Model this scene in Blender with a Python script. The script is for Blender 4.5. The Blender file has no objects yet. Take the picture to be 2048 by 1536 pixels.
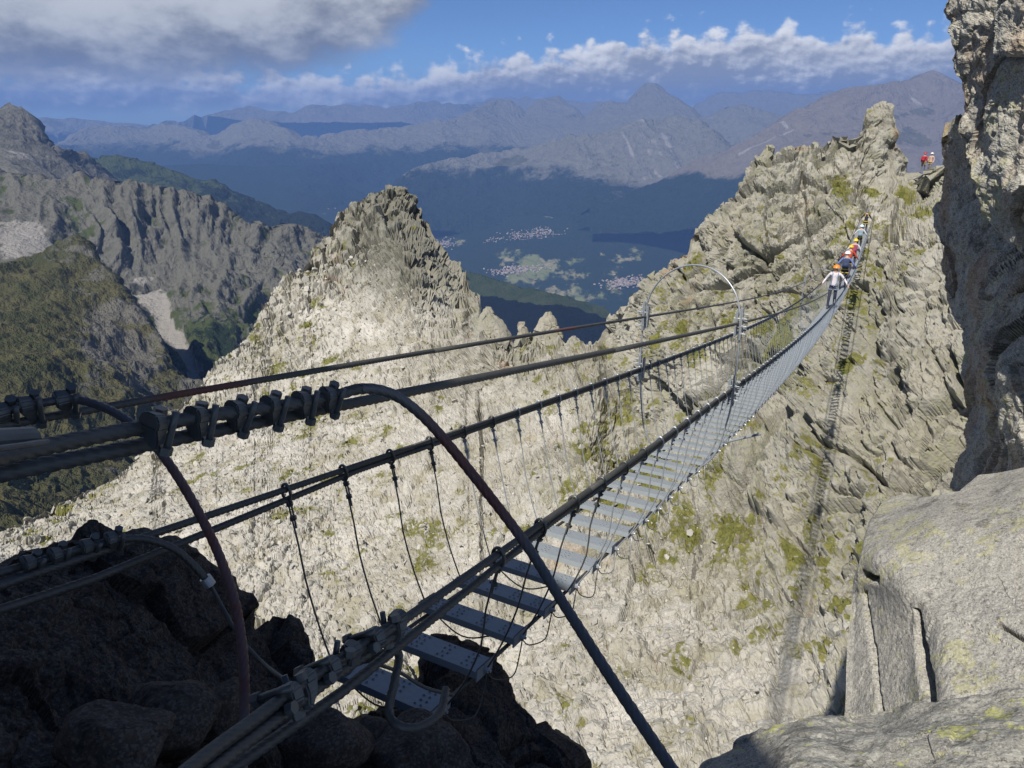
import bpy, bmesh, math, random
import numpy as np
from mathutils import Vector, Matrix

# ------------------------------------------------------------------ camera, sky, sun, exposure
SC = bpy.context.scene
F, PITCH = 1420.0, math.radians(20.9)          # focal length in photo pixels (2048 wide), tilt below the horizon
cam = bpy.data.cameras.new('camera'); camo = bpy.data.objects.new('camera', cam)
SC.collection.objects.link(camo); SC.camera = camo
cam.sensor_width = 36.0; cam.lens = F / 2048 * 36.0
cam.clip_start = 0.05; cam.clip_end = 200000
camo.location = (0, 0, 0); camo.rotation_euler = (math.pi / 2 - PITCH, 0, 0)

SUN_AZ, SUN_EL = math.radians(207.0 + 3.0), math.radians(52.0)   # compass style: 0 = +Y, clockwise
SUNV = np.array([math.sin(SUN_AZ) * math.cos(SUN_EL), math.cos(SUN_AZ) * math.cos(SUN_EL), math.sin(SUN_EL)])
sun = bpy.data.lights.new('sun', 'SUN'); suno = bpy.data.objects.new('sun', sun)
SC.collection.objects.link(suno)
sun.energy = 5.0; sun.angle = math.radians(0.53); sun.color = (1.0, 0.95, 0.87)
suno.rotation_euler = Vector(tuple(SUNV)).to_track_quat('Z', 'Y').to_euler()

SC.view_settings.view_transform = 'Standard'; SC.view_settings.look = 'None'
SC.view_settings.exposure = 0.14; SC.view_settings.gamma = 1.0; SC.view_settings.use_curve_mapping = False
SC.cycles.use_denoising = True
SC.cycles.max_bounces = 5; SC.cycles.diffuse_bounces = 3; SC.cycles.glossy_bounces = 2
SC.cycles.transmission_bounces = 2; SC.cycles.volume_bounces = 0; SC.cycles.transparent_max_bounces = 8
SC.cycles.sample_clamp_indirect = 4.0


class NT:
    """tiny node-tree builder"""
    def __init__(s, tree): s.t = tree; s.n = tree.nodes; s.l = tree.links
    def node(s, typ, props=None, **ins):
        nd = s.n.new(typ)
        for k, v in (props or {}).items(): setattr(nd, k, v)
        for k, v in ins.items():
            key = int(k[1:]) if k[0] == 'i' and k[1:].isdigit() else k.replace('_', ' ')
            s.put(nd.inputs[key], v)
        return nd
    def put(s, sock, v):
        if isinstance(v, bpy.types.NodeSocket): s.l.new(v, sock)
        elif isinstance(v, bpy.types.Node): s.l.new(v.outputs[0], sock)
        elif isinstance(v, (tuple, list)) and len(v) == 3 and sock.type == 'RGBA': sock.default_value = (*v, 1)
        else: sock.default_value = v
    def m(s, op, a, b=0.0, c=None, clamp=False):
        nd = s.n.new('ShaderNodeMath'); nd.operation = op; nd.use_clamp = clamp
        s.put(nd.inputs[0], a); s.put(nd.inputs[1], b)
        if c is not None: s.put(nd.inputs[2], c)
        return nd.outputs[0]
    def vm(s, op, a, b=(0, 0, 0)):
        nd = s.n.new('ShaderNodeVectorMath'); nd.operation = op
        s.put(nd.inputs[0], a); s.put(nd.inputs[1], b)
        return nd.outputs[0]
    def ss(s, x, lo, hi):                       # smoothstep
        nd = s.n.new('ShaderNodeMapRange'); nd.interpolation_type = 'SMOOTHSTEP'
        s.put(nd.inputs[0], x); s.put(nd.inputs[1], lo); s.put(nd.inputs[2], hi)
        nd.inputs[3].default_value = 0; nd.inputs[4].default_value = 1
        return nd.outputs[0]
    def mix(s, f, a, b, mode='MIX'):
        nd = s.n.new('ShaderNodeMix'); nd.data_type = 'RGBA'; nd.blend_type = mode
        s.put(nd.inputs[0], f); s.put(nd.inputs[6], a); s.put(nd.inputs[7], b)
        return nd.outputs[2]
    def noise(s, vec, scale, detail=4, rough=0.5, lac=2.0, dist=0.0):
        nd = s.n.new('ShaderNodeTexNoise'); s.put(nd.inputs['Vector'], vec)
        nd.inputs['Scale'].default_value = scale; nd.inputs['Detail'].default_value = detail
        nd.inputs['Roughness'].default_value = rough; nd.inputs['Lacunarity'].default_value = lac
        nd.inputs['Distortion'].default_value = dist
        return nd.outputs['Fac']
    def voro(s, vec, scale, feature='F1', out='Distance', rnd=1.0):
        nd = s.n.new('ShaderNodeTexVoronoi'); nd.feature = feature; s.put(nd.inputs['Vector'], vec)
        nd.inputs['Scale'].default_value = scale; nd.inputs['Randomness'].default_value = rnd
        return nd.outputs[out]
    def curve(s, x, pts):                       # piecewise curve of (x, y) through a float-curve node, x and y in 0..1
        nd = s.n.new('ShaderNodeFloatCurve'); s.put(nd.inputs['Value'], x)
        c = nd.mapping.curves[0]
        while len(c.points) < len(pts): c.points.new(0.5, 0.5)
        for p, (a, b) in zip(c.points, pts): p.location = (a, b); p.handle_type = 'AUTO'
        nd.mapping.use_clip = False; nd.mapping.update()
        return nd.outputs[0]


def make_world():
    w = bpy.data.worlds.new('World'); SC.world = w; w.use_nodes = True
    w.node_tree.nodes.clear(); g = NT(w.node_tree)
    sky = g.node('ShaderNodeTexSky', dict(sky_type='NISHITA', sun_disc=False))
    sky.sun_elevation = SUN_EL; sky.sun_rotation = SUN_AZ; sky.altitude = 5000
    sky.air_density = 1.0; sky.dust_density = 0.05; sky.ozone_density = 8.0
    bsky = g.node('ShaderNodeBackground', Color=sky, Strength=0.088)
    tc = g.node('ShaderNodeTexCoord').outputs['Generated']
    sp = g.node('ShaderNodeSeparateXYZ', Vector=tc)
    az = g.m('MULTIPLY', g.m('ARCTAN2', sp.outputs[0], sp.outputs[1]), 57.2958)
    el = g.m('MULTIPLY', g.m('ARCSINE', sp.outputs[2]), 57.2958)
    an = g.m('MULTIPLY_ADD', az, 1 / 360, 0.5)
    def A(a): return (a + 180) / 360
    def co(sa, se, oa=0.0, oe=0.0, zz=0.0):
        return g.node('ShaderNodeCombineXYZ', X=g.m('MULTIPLY_ADD', az, sa, oa), Y=g.m('MULTIPLY_ADD', el, se, oe), Z=zz).outputs[0]
    # --- row of cumulus standing all round the horizon
    top = g.curve(an, [(0, .46), (A(-150), .36), (A(-110), .5), (A(-75), .38), (A(-45), .40), (A(-30), .40), (A(-22), .36), (A(-12), .32),
                       (A(-8), .37), (A(-4), .46), (A(2), .55), (A(8), .63), (A(12), .69), (A(18), .68), (A(24), .63), (A(30), .60),
                       (A(36), .55), (A(70), .40), (A(110), .48), (A(150), .37), (1, .46)])
    top = g.m('MULTIPLY', top, 8.4)
    big = g.noise(co(.16, .24), 1.0, 2, .5)
    n1 = g.noise(co(.50, .72), 1.0, 10, .58)
    n1s = g.noise(co(.50, .72, -.10, .18), 1.0, 5, .52)       # the same field a little towards the sun
    wob = g.vm('MULTIPLY', g.node('ShaderNodeTexNoise', Vector=co(1.1, 1.4), Scale=1.0, Detail=4.0).outputs['Color'], (.55, .55, 0))
    pf = g.voro(g.vm('ADD', co(.85, 1.10), wob), 1.0, 'SMOOTH_F1')
    dens = g.m('ADD', g.m('MULTIPLY', g.m('SUBTRACT', top, el), .70), g.m('MULTIPLY', g.m('SUBTRACT', n1, .5), 3.0))
    dens = g.m('ADD', dens, g.m('MULTIPLY', g.m('SUBTRACT', .42, pf), 1.9))
    base = g.m('ADD', g.m('MULTIPLY', g.m('SUBTRACT', el, -.4), .8), g.m('MULTIPLY', g.m('SUBTRACT', n1, .5), 1.2))
    acum = g.m('MULTIPLY', g.ss(dens, -.05, .75), g.ss(base, -.1, 1.0))
    rise = g.m('DIVIDE', g.m('SUBTRACT', el, 1.2), g.m('SUBTRACT', top, 1.0), clamp=True)
    edge = g.m('SUBTRACT', 1.0, g.ss(dens, .2, 2.2))                                 # sunlit crowns along the upper rim
    lit = g.m('ADD', g.m('MULTIPLY', g.m('SUBTRACT', n1, n1s), 2.4), g.m('MULTIPLY', edge, .75))
    lit = g.m('ADD', lit, g.m('MULTIPLY', g.m('SUBTRACT', .40, pf), .75))
    lit = g.m('ADD', lit, g.m('MULTIPLY', g.m('SUBTRACT', big, .5), 1.3))
    lit = g.m('ADD', lit, g.m('MULTIPLY', g.m('SUBTRACT', n1, .5), .9))
    ccum = g.mix(g.ss(lit, -.10, .95), (.27, .295, .36), (.86, .865, .875))
    bcum = g.node('ShaderNodeBackground', Color=ccum, Strength=1.0)
    s1 = g.node('ShaderNodeMixShader', i0=acum, i1=bsky.outputs[0], i2=bcum.outputs[0])
    # --- the large grey cloud drifting in from the left, near the summit level
    low = g.curve(an, [(0, 1.0), (A(-150), 1.0), (A(-115), .7), (A(-90), .35), (A(-60), .18), (A(-36), .11), (A(-26), .12), (A(-20), .16), (A(-15), .20),
                       (A(-11.5), .33), (A(-8.5), .48), (A(-6), .66), (A(-3), .95), (A(5), 1.5), (A(40), 1.5), (1, 1.0)])
    low = g.m('MULTIPLY', low, 10)
    m1 = g.noise(co(.17, .30, 3.1, 1.7), 1.0, 10, .60)
    m2 = g.noise(co(.06, .13, 7.1, 3.3), 1.0, 3, .5)
    d2 = g.m('ADD', g.m('MULTIPLY', g.m('SUBTRACT', el, low), .60), g.m('MULTIPLY', g.m('SUBTRACT', m1, .5), 3.4))
    a2 = g.m('MULTIPLY', g.ss(d2, -.25, 1.25), g.m('SUBTRACT', 1.0, g.ss(g.m('ADD', el, g.m('MULTIPLY', m2, 14)), 22, 42)))   # a bank, open sky above it
    glow = g.m('MULTIPLY', g.ss(d2, .6, 3.2), .42)               # thicker rim is greyer, the thin middle lets light through
    br = g.m('ADD', g.m('ADD', g.m('MULTIPLY', m1, .95), g.m('MULTIPLY', m2, .45)), g.m('MULTIPLY', glow, .6))
    c2 = g.mix(g.ss(br, .56, 1.08), (.17, .185, .225), (.56, .585, .61))
    b2 = g.node('ShaderNodeBackground', Color=c2, Strength=1.0)
    s2 = g.node('ShaderNodeMixShader', i0=a2, i1=s1.outputs[0], i2=b2.outputs[0])
    g.node('ShaderNodeOutputWorld', Surface=s2.outputs[0])
make_world()

# ------------------------------------------------------------------ numeric helpers
rng = np.random.default_rng(7)
CP, SP = math.cos(PITCH), math.sin(PITCH)


def rays(x, y):
    a = (np.asarray(x, float) - 1024) / F; b = (768 - np.asarray(y, float)) / F
    v = np.stack([a, CP + b * SP, -SP + b * CP], -1)
    return v / np.linalg.norm(v, axis=-1, keepdims=True)


def P(x, y, d):                                  # a point of the place, seen at (x, y), d metres away
    return rays(x, y) * d


def hsh(ix, iy, iz, seed):
    h = (ix.astype(np.uint32) * np.uint32(374761393) + iy.astype(np.uint32) * np.uint32(668265263)
         + iz.astype(np.uint32) * np.uint32(2246822519) + np.uint32((seed * 3266489917) & 0xffffffff))
    h ^= h >> np.uint32(15); h *= np.uint32(2246822519); h ^= h >> np.uint32(13)
    h *= np.uint32(3266489917); h ^= h >> np.uint32(16)
    return h


def h01(h): return (h >> np.uint32(8)).astype(np.float32) * np.float32(1 / 16777216)


def perlin(p, seed=0):
    p = np.asarray(p, np.float32); i = np.floor(p).astype(np.int64); f = p - i
    u = f * f * f * (f * (f * 6 - 15) + 10)
    out = np.zeros(len(p), np.float32)
    for dx in (0, 1):
        wx = u[:, 0] if dx else 1 - u[:, 0]
        for dy in (0, 1):
            wy = u[:, 1] if dy else 1 - u[:, 1]
            for dz in (0, 1):
                wz = u[:, 2] if dz else 1 - u[:, 2]
                h = hsh(i[:, 0] + dx, i[:, 1] + dy, i[:, 2] + dz, seed)
                gx = (h & np.uint32(1023)).astype(np.float32) / 511.5 - 1
                gy = ((h >> np.uint32(10)) & np.uint32(1023)).astype(np.float32) / 511.5 - 1
                gz = ((h >> np.uint32(20)) & np.uint32(1023)).astype(np.float32) / 511.5 - 1
                out += wx * wy * wz * (gx * (f[:, 0] - dx) + gy * (f[:, 1] - dy) + gz * (f[:, 2] - dz))
    return out


def fbm(p, oct=4, rough=0.5, seed=0, ridge=False):
    p = np.asarray(p, np.float32); a = 1.0; s = 0; out = np.zeros(len(p), np.float32)
    for k in range(oct):
        n = perlin(p * (2.03 ** k) + k * 17.3, seed + k)
        out += a * ((0.35 - np.abs(n)) * 1.6 if ridge else n); a *= rough
    return out


def voronoi(p, seed=0):
    """F1, F2, nearest cell offset vector, cell hash"""
    p = np.asarray(p, np.float32); i = np.floor(p).astype(np.int64); f = (p - i).astype(np.float32)
    N = len(p); f1 = np.full(N, 9, np.float32); f2 = np.full(N, 9, np.float32)
    off = np.zeros((N, 3), np.float32); hid = np.zeros(N, np.uint32)
    for dx in (-1, 0, 1):
        for dy in (-1, 0, 1):
            for dz in (-1, 0, 1):
                h = hsh(i[:, 0] + dx, i[:, 1] + dy, i[:, 2] + dz, seed)
                rx = (h & np.uint32(1023)).astype(np.float32) / 1023 + dx - f[:, 0]
                ry = ((h >> np.uint32(10)) & np.uint32(1023)).astype(np.float32) / 1023 + dy - f[:, 1]
                rz = ((h >> np.uint32(20)) & np.uint32(1023)).astype(np.float32) / 1023 + dz - f[:, 2]
                d = rx * rx + ry * ry + rz * rz
                nw = d < f1
                f2 = np.where(nw, f1, np.minimum(f2, d))
                f1 = np.where(nw, d, f1)
                off[nw, 0] = rx[nw]; off[nw, 1] = ry[nw]; off[nw, 2] = rz[nw]; hid[nw] = h[nw]
    return np.sqrt(f1), np.sqrt(f2), off, hid


def blocks(p, size, aniso=(1, 1, 1), tilt=1.0, crack=0.25, seed=0, rot=None, warp=0.35, cw=.10):
    """broken-rock relief: every cell is a tilted facet standing proud of or behind its neighbours"""
    q = np.asarray(p, np.float32)
    if rot is not None: q = q @ rot.astype(np.float32)
    q = q / (np.array(aniso, np.float32) * size)
    if warp:
        q = q + warp * np.stack([perlin(q * 1.3 + 5, seed + 91), perlin(q * 1.3 + 31, seed + 92), perlin(q * 1.3 + 57, seed + 93)], -1)
    f1, f2, off, h = voronoi(q, seed)
    r0 = h01(h * np.uint32(2654435761)) - .5
    r1 = h01(h * np.uint32(40503) + np.uint32(977)) - .5; r2 = h01(h * np.uint32(69069) + np.uint32(1234567)) - .5
    r3 = h01(h * np.uint32(1664525) + np.uint32(1013904223)) - .5
    d = r0 * 1.1 - tilt * 1.6 * (r1 * off[:, 0] + r2 * off[:, 1] + r3 * off[:, 2])
    if crack:
        d = d - crack * np.clip(1 - (f2 - f1) / cw, 0, 1)
    return d


def rotm(rx, ry, rz):
    from mathutils import Euler
    return np.array(Euler((math.radians(rx), math.radians(ry), math.radians(rz))).to_matrix())


def rbf(ctrl, x, y, c=60.0, col=2, log=True):
    ctrl = np.asarray(ctrl, float); X = ctrl[:, :2]; v = np.log(ctrl[:, col]) if log else ctrl[:, col]
    k = lambda r2: np.sqrt(r2 + c * c)
    D = ((X[:, None] - X[None]) ** 2).sum(-1); n = len(X)
    M = np.zeros((n + 1, n + 1)); M[:n, :n] = k(D); M[:n, n] = 1; M[n, :n] = 1
    w = np.linalg.solve(M, np.append(v, 0))
    q = np.stack([x.ravel(), y.ravel()], -1); out = np.full(len(q), w[n])
    for j in range(n): out += w[j] * k(((q - X[j]) ** 2).sum(-1))
    out = out.reshape(x.shape)
    return np.exp(out) if log else out


def grid_faces(nr, nc):
    a = np.arange(nr * nc).reshape(nr, nc)
    return np.stack([a[:-1, :-1], a[:-1, 1:], a[1:, 1:], a[1:, :-1]], -1).reshape(-1, 4)


def normals_of(G):
    du = np.gradient(G, axis=1); dv = np.gradient(G, axis=0)
    n = np.cross(du, dv); n /= np.linalg.norm(n, axis=-1, keepdims=True) + 1e-12
    return -n if (n * G).sum() > 0 else n                # the whole sheet faces the viewer's side


COL = SC.collection


def link(name, me, parent=None, mats=()):
    o = bpy.data.objects.new(name, me); COL.objects.link(o)
    if parent is not None: o.parent = parent
    if me is not None and hasattr(me, 'materials'):
        for m in (mats if isinstance(mats, (list, tuple)) else [mats]):
            if m is not None: me.materials.append(m)
    return o


def np_mesh(name, V, Fc, attrs=None, smooth=False):
    me = bpy.data.meshes.new(name)
    V = np.ascontiguousarray(V, np.float32); Fc = np.ascontiguousarray(Fc, np.int32)
    k = Fc.shape[1]
    me.vertices.add(len(V)); me.vertices.foreach_set('co', V.ravel())
    me.loops.add(Fc.size); me.loops.foreach_set('vertex_index', Fc.ravel())
    me.polygons.add(len(Fc)); me.polygons.foreach_set('loop_start', np.arange(0, Fc.size, k, dtype=np.int32))
    me.polygons.foreach_set('loop_total', np.full(len(Fc), k, np.int32))
    me.polygons.foreach_set('use_smooth', np.full(len(Fc), smooth))
    for an, av in (attrs or {}).items():
        at = me.attributes.new(an, 'FLOAT', 'POINT'); at.data.foreach_set('value', np.ascontiguousarray(av, np.float32).ravel())
    me.update(calc_edges=True)
    return me


def tag(o, label=None, cat=None, group=None, kind=None):
    if label: o['label'] = label
    if cat: o['category'] = cat
    if group: o['group'] = group
    if kind: o['kind'] = kind
    return o


def sheet(name, edge, far, ctrl, ns, nt, disp=None, mat=None, back=(10, 3.0, 50.0), vertical=False, jit=0.0,
          attrs=None, smooth=False, c=60.0, srange=None, tpow=1.0, jscale=.05, graze=99.0, jfade=None):
    """terrain surface between a crest line and a foot line, at the distances of ctrl, with a far side behind the crest.
    edge/far: lists of photo points; vertical=True runs the crest along the photo's y axis."""
    e = np.array(edge, float); f = np.array(far, float)
    ka, kb = (1, 0) if vertical else (0, 1)
    lo, hi = srange or (e[0, ka], e[-1, ka])
    s = np.linspace(lo, hi, ns)
    eb = np.interp(s, e[:, ka], e[:, kb]); fb = np.interp(s, f[:, ka], f[:, kb])
    if jit:
        q = np.stack([s * jscale, s * 0 + 3.3, s * 0], -1)
        eb = eb + jit * (np.interp(s, *jfade) if jfade else 1) * (fbm(q, 4, .6, 5) * 1.5 + (blocks(q * 1.6, 1.0, seed=9, crack=0, warp=0) * .7))
    t = np.linspace(0, 1, nt) ** tpow
    B = eb[None] + (fb - eb)[None] * t[:, None]; S = np.repeat(s[None], nt, 0)
    X, Y = (B, S) if vertical else (S, B)
    D = rbf(ctrl, X, Y, c)
    G = rays(X, Y) * D[..., None]
    if back:
        nb, length, deg = back
        crest = G[0]; away = crest.copy()
        if vertical:                              # far side turns round the flank, away from the viewer
            g = np.gradient(G, axis=0)[0]
            away = away / np.linalg.norm(away, axis=-1, keepdims=True)
            inn = g / (np.linalg.norm(g, axis=-1, keepdims=True) + 1e-9)
            dirv = away * math.cos(math.radians(deg)) + inn * math.sin(math.radians(deg))
        else:
            away[:, 2] = 0; away /= np.linalg.norm(away, axis=-1, keepdims=True)
            dirv = away * math.cos(math.radians(deg)); dirv[:, 2] -= math.sin(math.radians(deg))
        w = (np.arange(nb, 0, -1) / nb) ** 1.5 * length
        Bk = crest[None] + dirv[None] * w[:, None, None]
        G = np.concatenate([Bk, G], 0); X = np.concatenate([np.repeat(X[:1], nb, 0), X], 0); Y = np.concatenate([np.repeat(Y[:1], nb, 0), Y], 0)
    Nn = normals_of(G)
    at = {}
    p = G.reshape(-1, 3)
    if disp is not None:
        h, at = disp(p, X.ravel(), Y.ravel(), Nn.reshape(-1, 3))
        gz = np.abs((Nn * G).sum(-1)) / np.linalg.norm(G, axis=-1); h = h * np.clip(gz * graze, .2, 1).ravel()
        H = h.reshape(G.shape[:2])
        if back: H[:back[0]] *= np.linspace(.15, .8, back[0])[:, None]
        G = G + Nn * H[..., None]
    if attrs is not None: at.update(attrs(G, normals_of(G), X, Y))
    nr, nc = G.shape[:2]
    me = np_mesh(name, G.reshape(-1, 3), grid_faces(nr, nc), at, smooth)
    o = link(name, me, None, mat)
    return o, G, X, Y

# ------------------------------------------------------------------ materials
def new_mat(name):
    m = bpy.data.materials.new(name); m.use_nodes = True; m.node_tree.nodes.clear()
    return m, NT(m.node_tree)


def finish(g, color, rough=.9, bump=None, metal=0.0, spec=.25, normal=None):
    b = g.node('ShaderNodeBsdfPrincipled', Base_Color=color, Roughness=rough, Metallic=metal)
    b.inputs['Specular IOR Level'].default_value = spec
    if bump is not None:
        h, st, dist = bump
        bn = g.node('ShaderNodeBump', Strength=st, Distance=dist, Height=h)
        b.inputs['Normal'].default_value = (0, 0, 0); g.l.new(bn.outputs[0], b.inputs['Normal'])
    g.node('ShaderNodeOutputMaterial', Surface=b.outputs[0])
    return b


def attr(g, name): return g.node('ShaderNodeAttribute', dict(attribute_name=name)).outputs['Fac']


def mat_ridge():
    m, g = new_mat('ridge_granite')
    co = g.node('ShaderNodeTexCoord').outputs['Object']
    n_big = g.noise(co, .07, 4, .6); n_mid = g.noise(co, .45, 5, .6); n_fine = g.noise(co, 3.2, 5, .65); n_sp = g.noise(co, 11, 3, .7)
    rock = g.mix(g.ss(n_mid, .35, .65), (.345, .328, .272), (.24, .231, .204))
    rock = g.mix(g.m('MULTIPLY', g.ss(n_big, .5, .68), .5), rock, (.34, .305, .235))
    lich = g.ss(g.m('ADD', g.m('MULTIPLY', n_fine, .6), g.m('MULTIPLY', n_mid, .5)), .52, .66)
    rock = g.mix(g.m('MULTIPLY', lich, .45), rock, (.345, .340, .185))
    st = g.noise(g.vm('MULTIPLY', co, (1, 1, .22)), 1.1, 5, .6)
    rock = g.mix(g.m('MULTIPLY', g.ss(st, .56, .72), .45), rock, (.15, .135, .115))
    rock = g.mix(g.m('MULTIPLY', g.ss(g.noise(g.vm('ADD', co, (40, 9, 3)), .22, 3, .5), .64, .74), .5), rock, (.33, .19, .09))
    scr = g.mix(n_fine, (.54, .515, .455), (.34, .322, .28))
    scr = g.mix(g.ss(n_sp, .5, .75), scr, (.64, .615, .56))
    scr = g.mix(g.m('MULTIPLY', g.ss(n_mid, .50, .64), .6), scr, (.30, .265, .165))
    n_pat = g.noise(g.vm('MULTIPLY', g.vm('ADD', co, (13, 5, 77)), (1, 1, .6)), .16, 5, .62)
    scr = g.mix(g.m('MULTIPLY', g.ss(n_pat, .50, .64), .4), scr, (.66, .635, .58))
    scr = g.mix(g.m('MULTIPLY', g.ss(n_pat, .46, .36), .6), scr, (.33, .305, .235))
    col = g.mix(attr(g, 'scree'), rock, scr)
    col = g.mix(g.m('MULTIPLY', attr(g, 'dark'), .8), col, g.mix(n_fine, (.10, .10, .078), (.19, .185, .155)))       # dark lichen-blackened rock
    gr = g.mix(g.ss(n_fine, .35, .65), (.105, .118, .030), (.195, .180, .055))
    gm = g.ss(g.m('ADD', attr(g, 'grass'), g.m('MULTIPLY', g.m('SUBTRACT', n_fine, .5), .9)), .42, .62)
    col = g.mix(gm, col, gr)
    vs = g.voro(co, 6.0, 'F1')
    h = g.m('ADD', g.m('MULTIPLY', n_fine, .9), g.m('MULTIPLY', vs, .35))
    h = g.m('ADD', h, g.m('MULTIPLY', n_sp, .25))
    finish(g, col, .92, (h, .65, .14), spec=.2)
    return m


def mat_near_rock(name, ca, cb, lichen=1.0, sc=1.0, dark=(.10, .095, .085), rust=.0, cry=1.0, ycol=(.40, .39, .17), yamt=.6):
    """close-up granite: crystals, pale and yellow lichen patches, dark stains"""
    m, g = new_mat(name)
    co = g.node('ShaderNodeTexCoord').outputs['Object']
    cw = g.vm('ADD', co, g.vm('SCALE', g.node('ShaderNodeTexNoise', Vector=co, Scale=3.0 * sc, Detail=3.0).outputs['Color'], (0, 0, 0)))
    big = g.noise(co, .9 * sc, 4, .6); mid = g.noise(co, 5 * sc, 6, .65); fine = g.noise(co, 40 * sc, 4, .7); cr = g.voro(co, 130 * sc, 'F1', 'Color')
    crv = g.node('ShaderNodeSeparateColor', Color=cr).outputs[0]
    col = g.mix(g.ss(g.m('ADD', g.m('MULTIPLY', mid, .6), g.m('MULTIPLY', big, .4)), .38, .62), ca, cb)
    col = g.mix(g.m('MULTIPLY', g.ss(crv, .55, .95), .35 * cry), col, (.62, .60, .55))
    col = g.mix(g.m('MULTIPLY', g.ss(crv, .30, .02), .45), col, (.07, .065, .06))
    # pale grey and yellow-green crusts
    pl = g.ss(g.m('ADD', g.m('MULTIPLY', g.noise(g.vm('ADD', co, (7, 3, 1)), 9 * sc, 5, .7), .7), g.m('MULTIPLY', big, .35)), .545, .60)
    col = g.mix(g.m('MULTIPLY', pl, .55 * lichen), col, (.50, .49, .42))
    yl = g.ss(g.m('ADD', g.m('MULTIPLY', g.noise(g.vm('ADD', co, (1, 17, 5)), 7 * sc, 5, .72), .75), g.m('MULTIPLY', g.noise(g.vm('ADD', co, (1, 2, 55)), 1.3 * sc, 2, .5), .40)), .625, .66)
    col = g.mix(g.m('MULTIPLY', yl, yamt * lichen), col, ycol)
    dk = g.ss(g.m('ADD', g.m('MULTIPLY', g.noise(g.vm('ADD', co, (31, 7, 5)), 4 * sc, 6, .7), .8), g.m('MULTIPLY', big, .25)), .56, .64)
    col = g.mix(g.m('MULTIPLY', dk, .7), col, dark)
    if rust:
        ru = g.ss(g.noise(g.vm('MULTIPLY', g.vm('ADD', co, (3, 71, 5)), (1, 1, .25)), 1.6 * sc, 4, .6), .50, .66)
        col = g.mix(g.m('MULTIPLY', ru, rust), col, (.36, .19, .07))
    sp = g.ss(g.noise(g.vm('ADD', co, (5, 44, 9)), 26 * sc, 4, .75), .56, .64)
    col = g.mix(g.m('MULTIPLY', sp, .7), col, dark)
    sp2 = g.ss(g.noise(g.vm('ADD', co, (15, 4, 29)), 60 * sc, 3, .7), .52, .60)
    col = g.mix(g.m('MULTIPLY', sp2, .35), col, tuple(min(1, x * 1.7) for x in ca))
    h = g.m('ADD', g.m('MULTIPLY', mid, .35), g.m('ADD', g.m('MULTIPLY', fine, .45), g.m('MULTIPLY', g.voro(co, 30 * sc), .25)))
    finish(g, col, .9, (h, .6, .025 / sc), spec=.2)
    return m


def mat_alp(name, cols, scale, rough=.95, rockiness=.5, tree=(.014, .022, .013), treelo=.52, tband=.08):
    """mountain slope seen from kilometres away: turf, bare rock and dark conifer or dwarf-pine patches.
    attribute 'rockm' = steep bare rock, 'screem' = pale scree, 'wood' = woodland"""
    m, g = new_mat(name)
    co = g.node('ShaderNodeTexCoord').outputs['Object']
    a = g.noise(co, scale, 6, .62); b = g.noise(g.vm('ADD', co, (900, 100, 50)), scale * 4.5, 6, .65); c = g.noise(g.vm('MULTIPLY', co, (1, 1, .3)), scale * 16, 4, .7)
    turf, turf2, rock, rock2 = cols
    col = g.mix(g.ss(b, .38, .64), turf, turf2)
    rk = g.mix(c, rock, rock2)
    rm = g.ss(g.m('ADD', attr(g, 'rockm'), g.m('MULTIPLY', g.m('SUBTRACT', b, .5), 1.6)), .40, .60)
    col = g.mix(rm, col, rk)
    wm = g.ss(g.m('ADD', attr(g, 'wood'), g.m('ADD', g.m('MULTIPLY', g.m('SUBTRACT', b, .5), 1.1), g.m('MULTIPLY', g.m('SUBTRACT', c, .5), .5))), treelo, treelo + tband)
    col = g.mix(wm, col, g.mix(c, tree, tuple(x * 1.7 for x in tree)))
    sm = g.ss(g.m('ADD', attr(g, 'screem'), g.m('MULTIPLY', g.m('SUBTRACT', b, .5), 1.6)), .40, .66)
    col = g.mix(sm, col, g.mix(b, (.35, .33, .30), (.25, .235, .21)))
    finish(g, col, rough, (g.m('ADD', b, g.m('MULTIPLY', c, .5)), .9, .10 / scale), spec=.1)
    return m


def mat_valley():
    m, g = new_mat('valley_woods_and_meadows')
    co = g.node('ShaderNodeTexCoord').outputs['Object']
    c2 = g.vm('MULTIPLY', co, (1, .55, .4))
    a = g.noise(c2, .0011, 5, .6); b = g.noise(c2, .0045, 6, .65); c = g.noise(co, .02, 4, .7)
    wood = g.mix(c, (.012, .020, .013), (.024, .040, .020))
    mead = g.mix(b, (.115, .165, .062), (.22, .21, .10))
    fc = g.node('ShaderNodeSeparateColor', Color=g.voro(c2, .0075, 'F1', 'Color'))
    mead = g.mix(g.ss(fc.outputs[0], .5, .9), mead, (.28, .25, .15))
    hed = g.ss(g.voro(c2, .0075, 'DISTANCE_TO_EDGE'), .02, .07)
    f = g.ss(g.m('ADD', attr(g, 'field'), g.m('ADD', g.m('MULTIPLY', g.m('SUBTRACT', a, .5), 1.1), g.m('MULTIPLY', g.m('SUBTRACT', b, .5), 1.7))), .46, .62)
    f = g.m('MULTIPLY', f, g.m('MAXIMUM', hed, .75))
    col = g.mix(f, wood, mead)
    finish(g, col, .95, (g.m('ADD', b, c), .5, 30), spec=.1)
    return m


# ------------------------------------------------------------------ the distant country, farthest first
def far_disp(amp, size, seed, attrf, ridge=True, oct=6, stretch=1.0):
    def f(p, X, Y, N):
        q = p / size; q = q * np.array([1, 1, 1 / stretch])
        w = np.stack([perlin(q * .9, seed + 50), perlin(q * .9 + 9, seed + 51), perlin(q * .9 + 21, seed + 52)], -1) * .35
        h = fbm(q + w, oct, .52, seed, ridge)
        return h * amp, attrf(p, X, Y, h)
    return f


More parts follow.
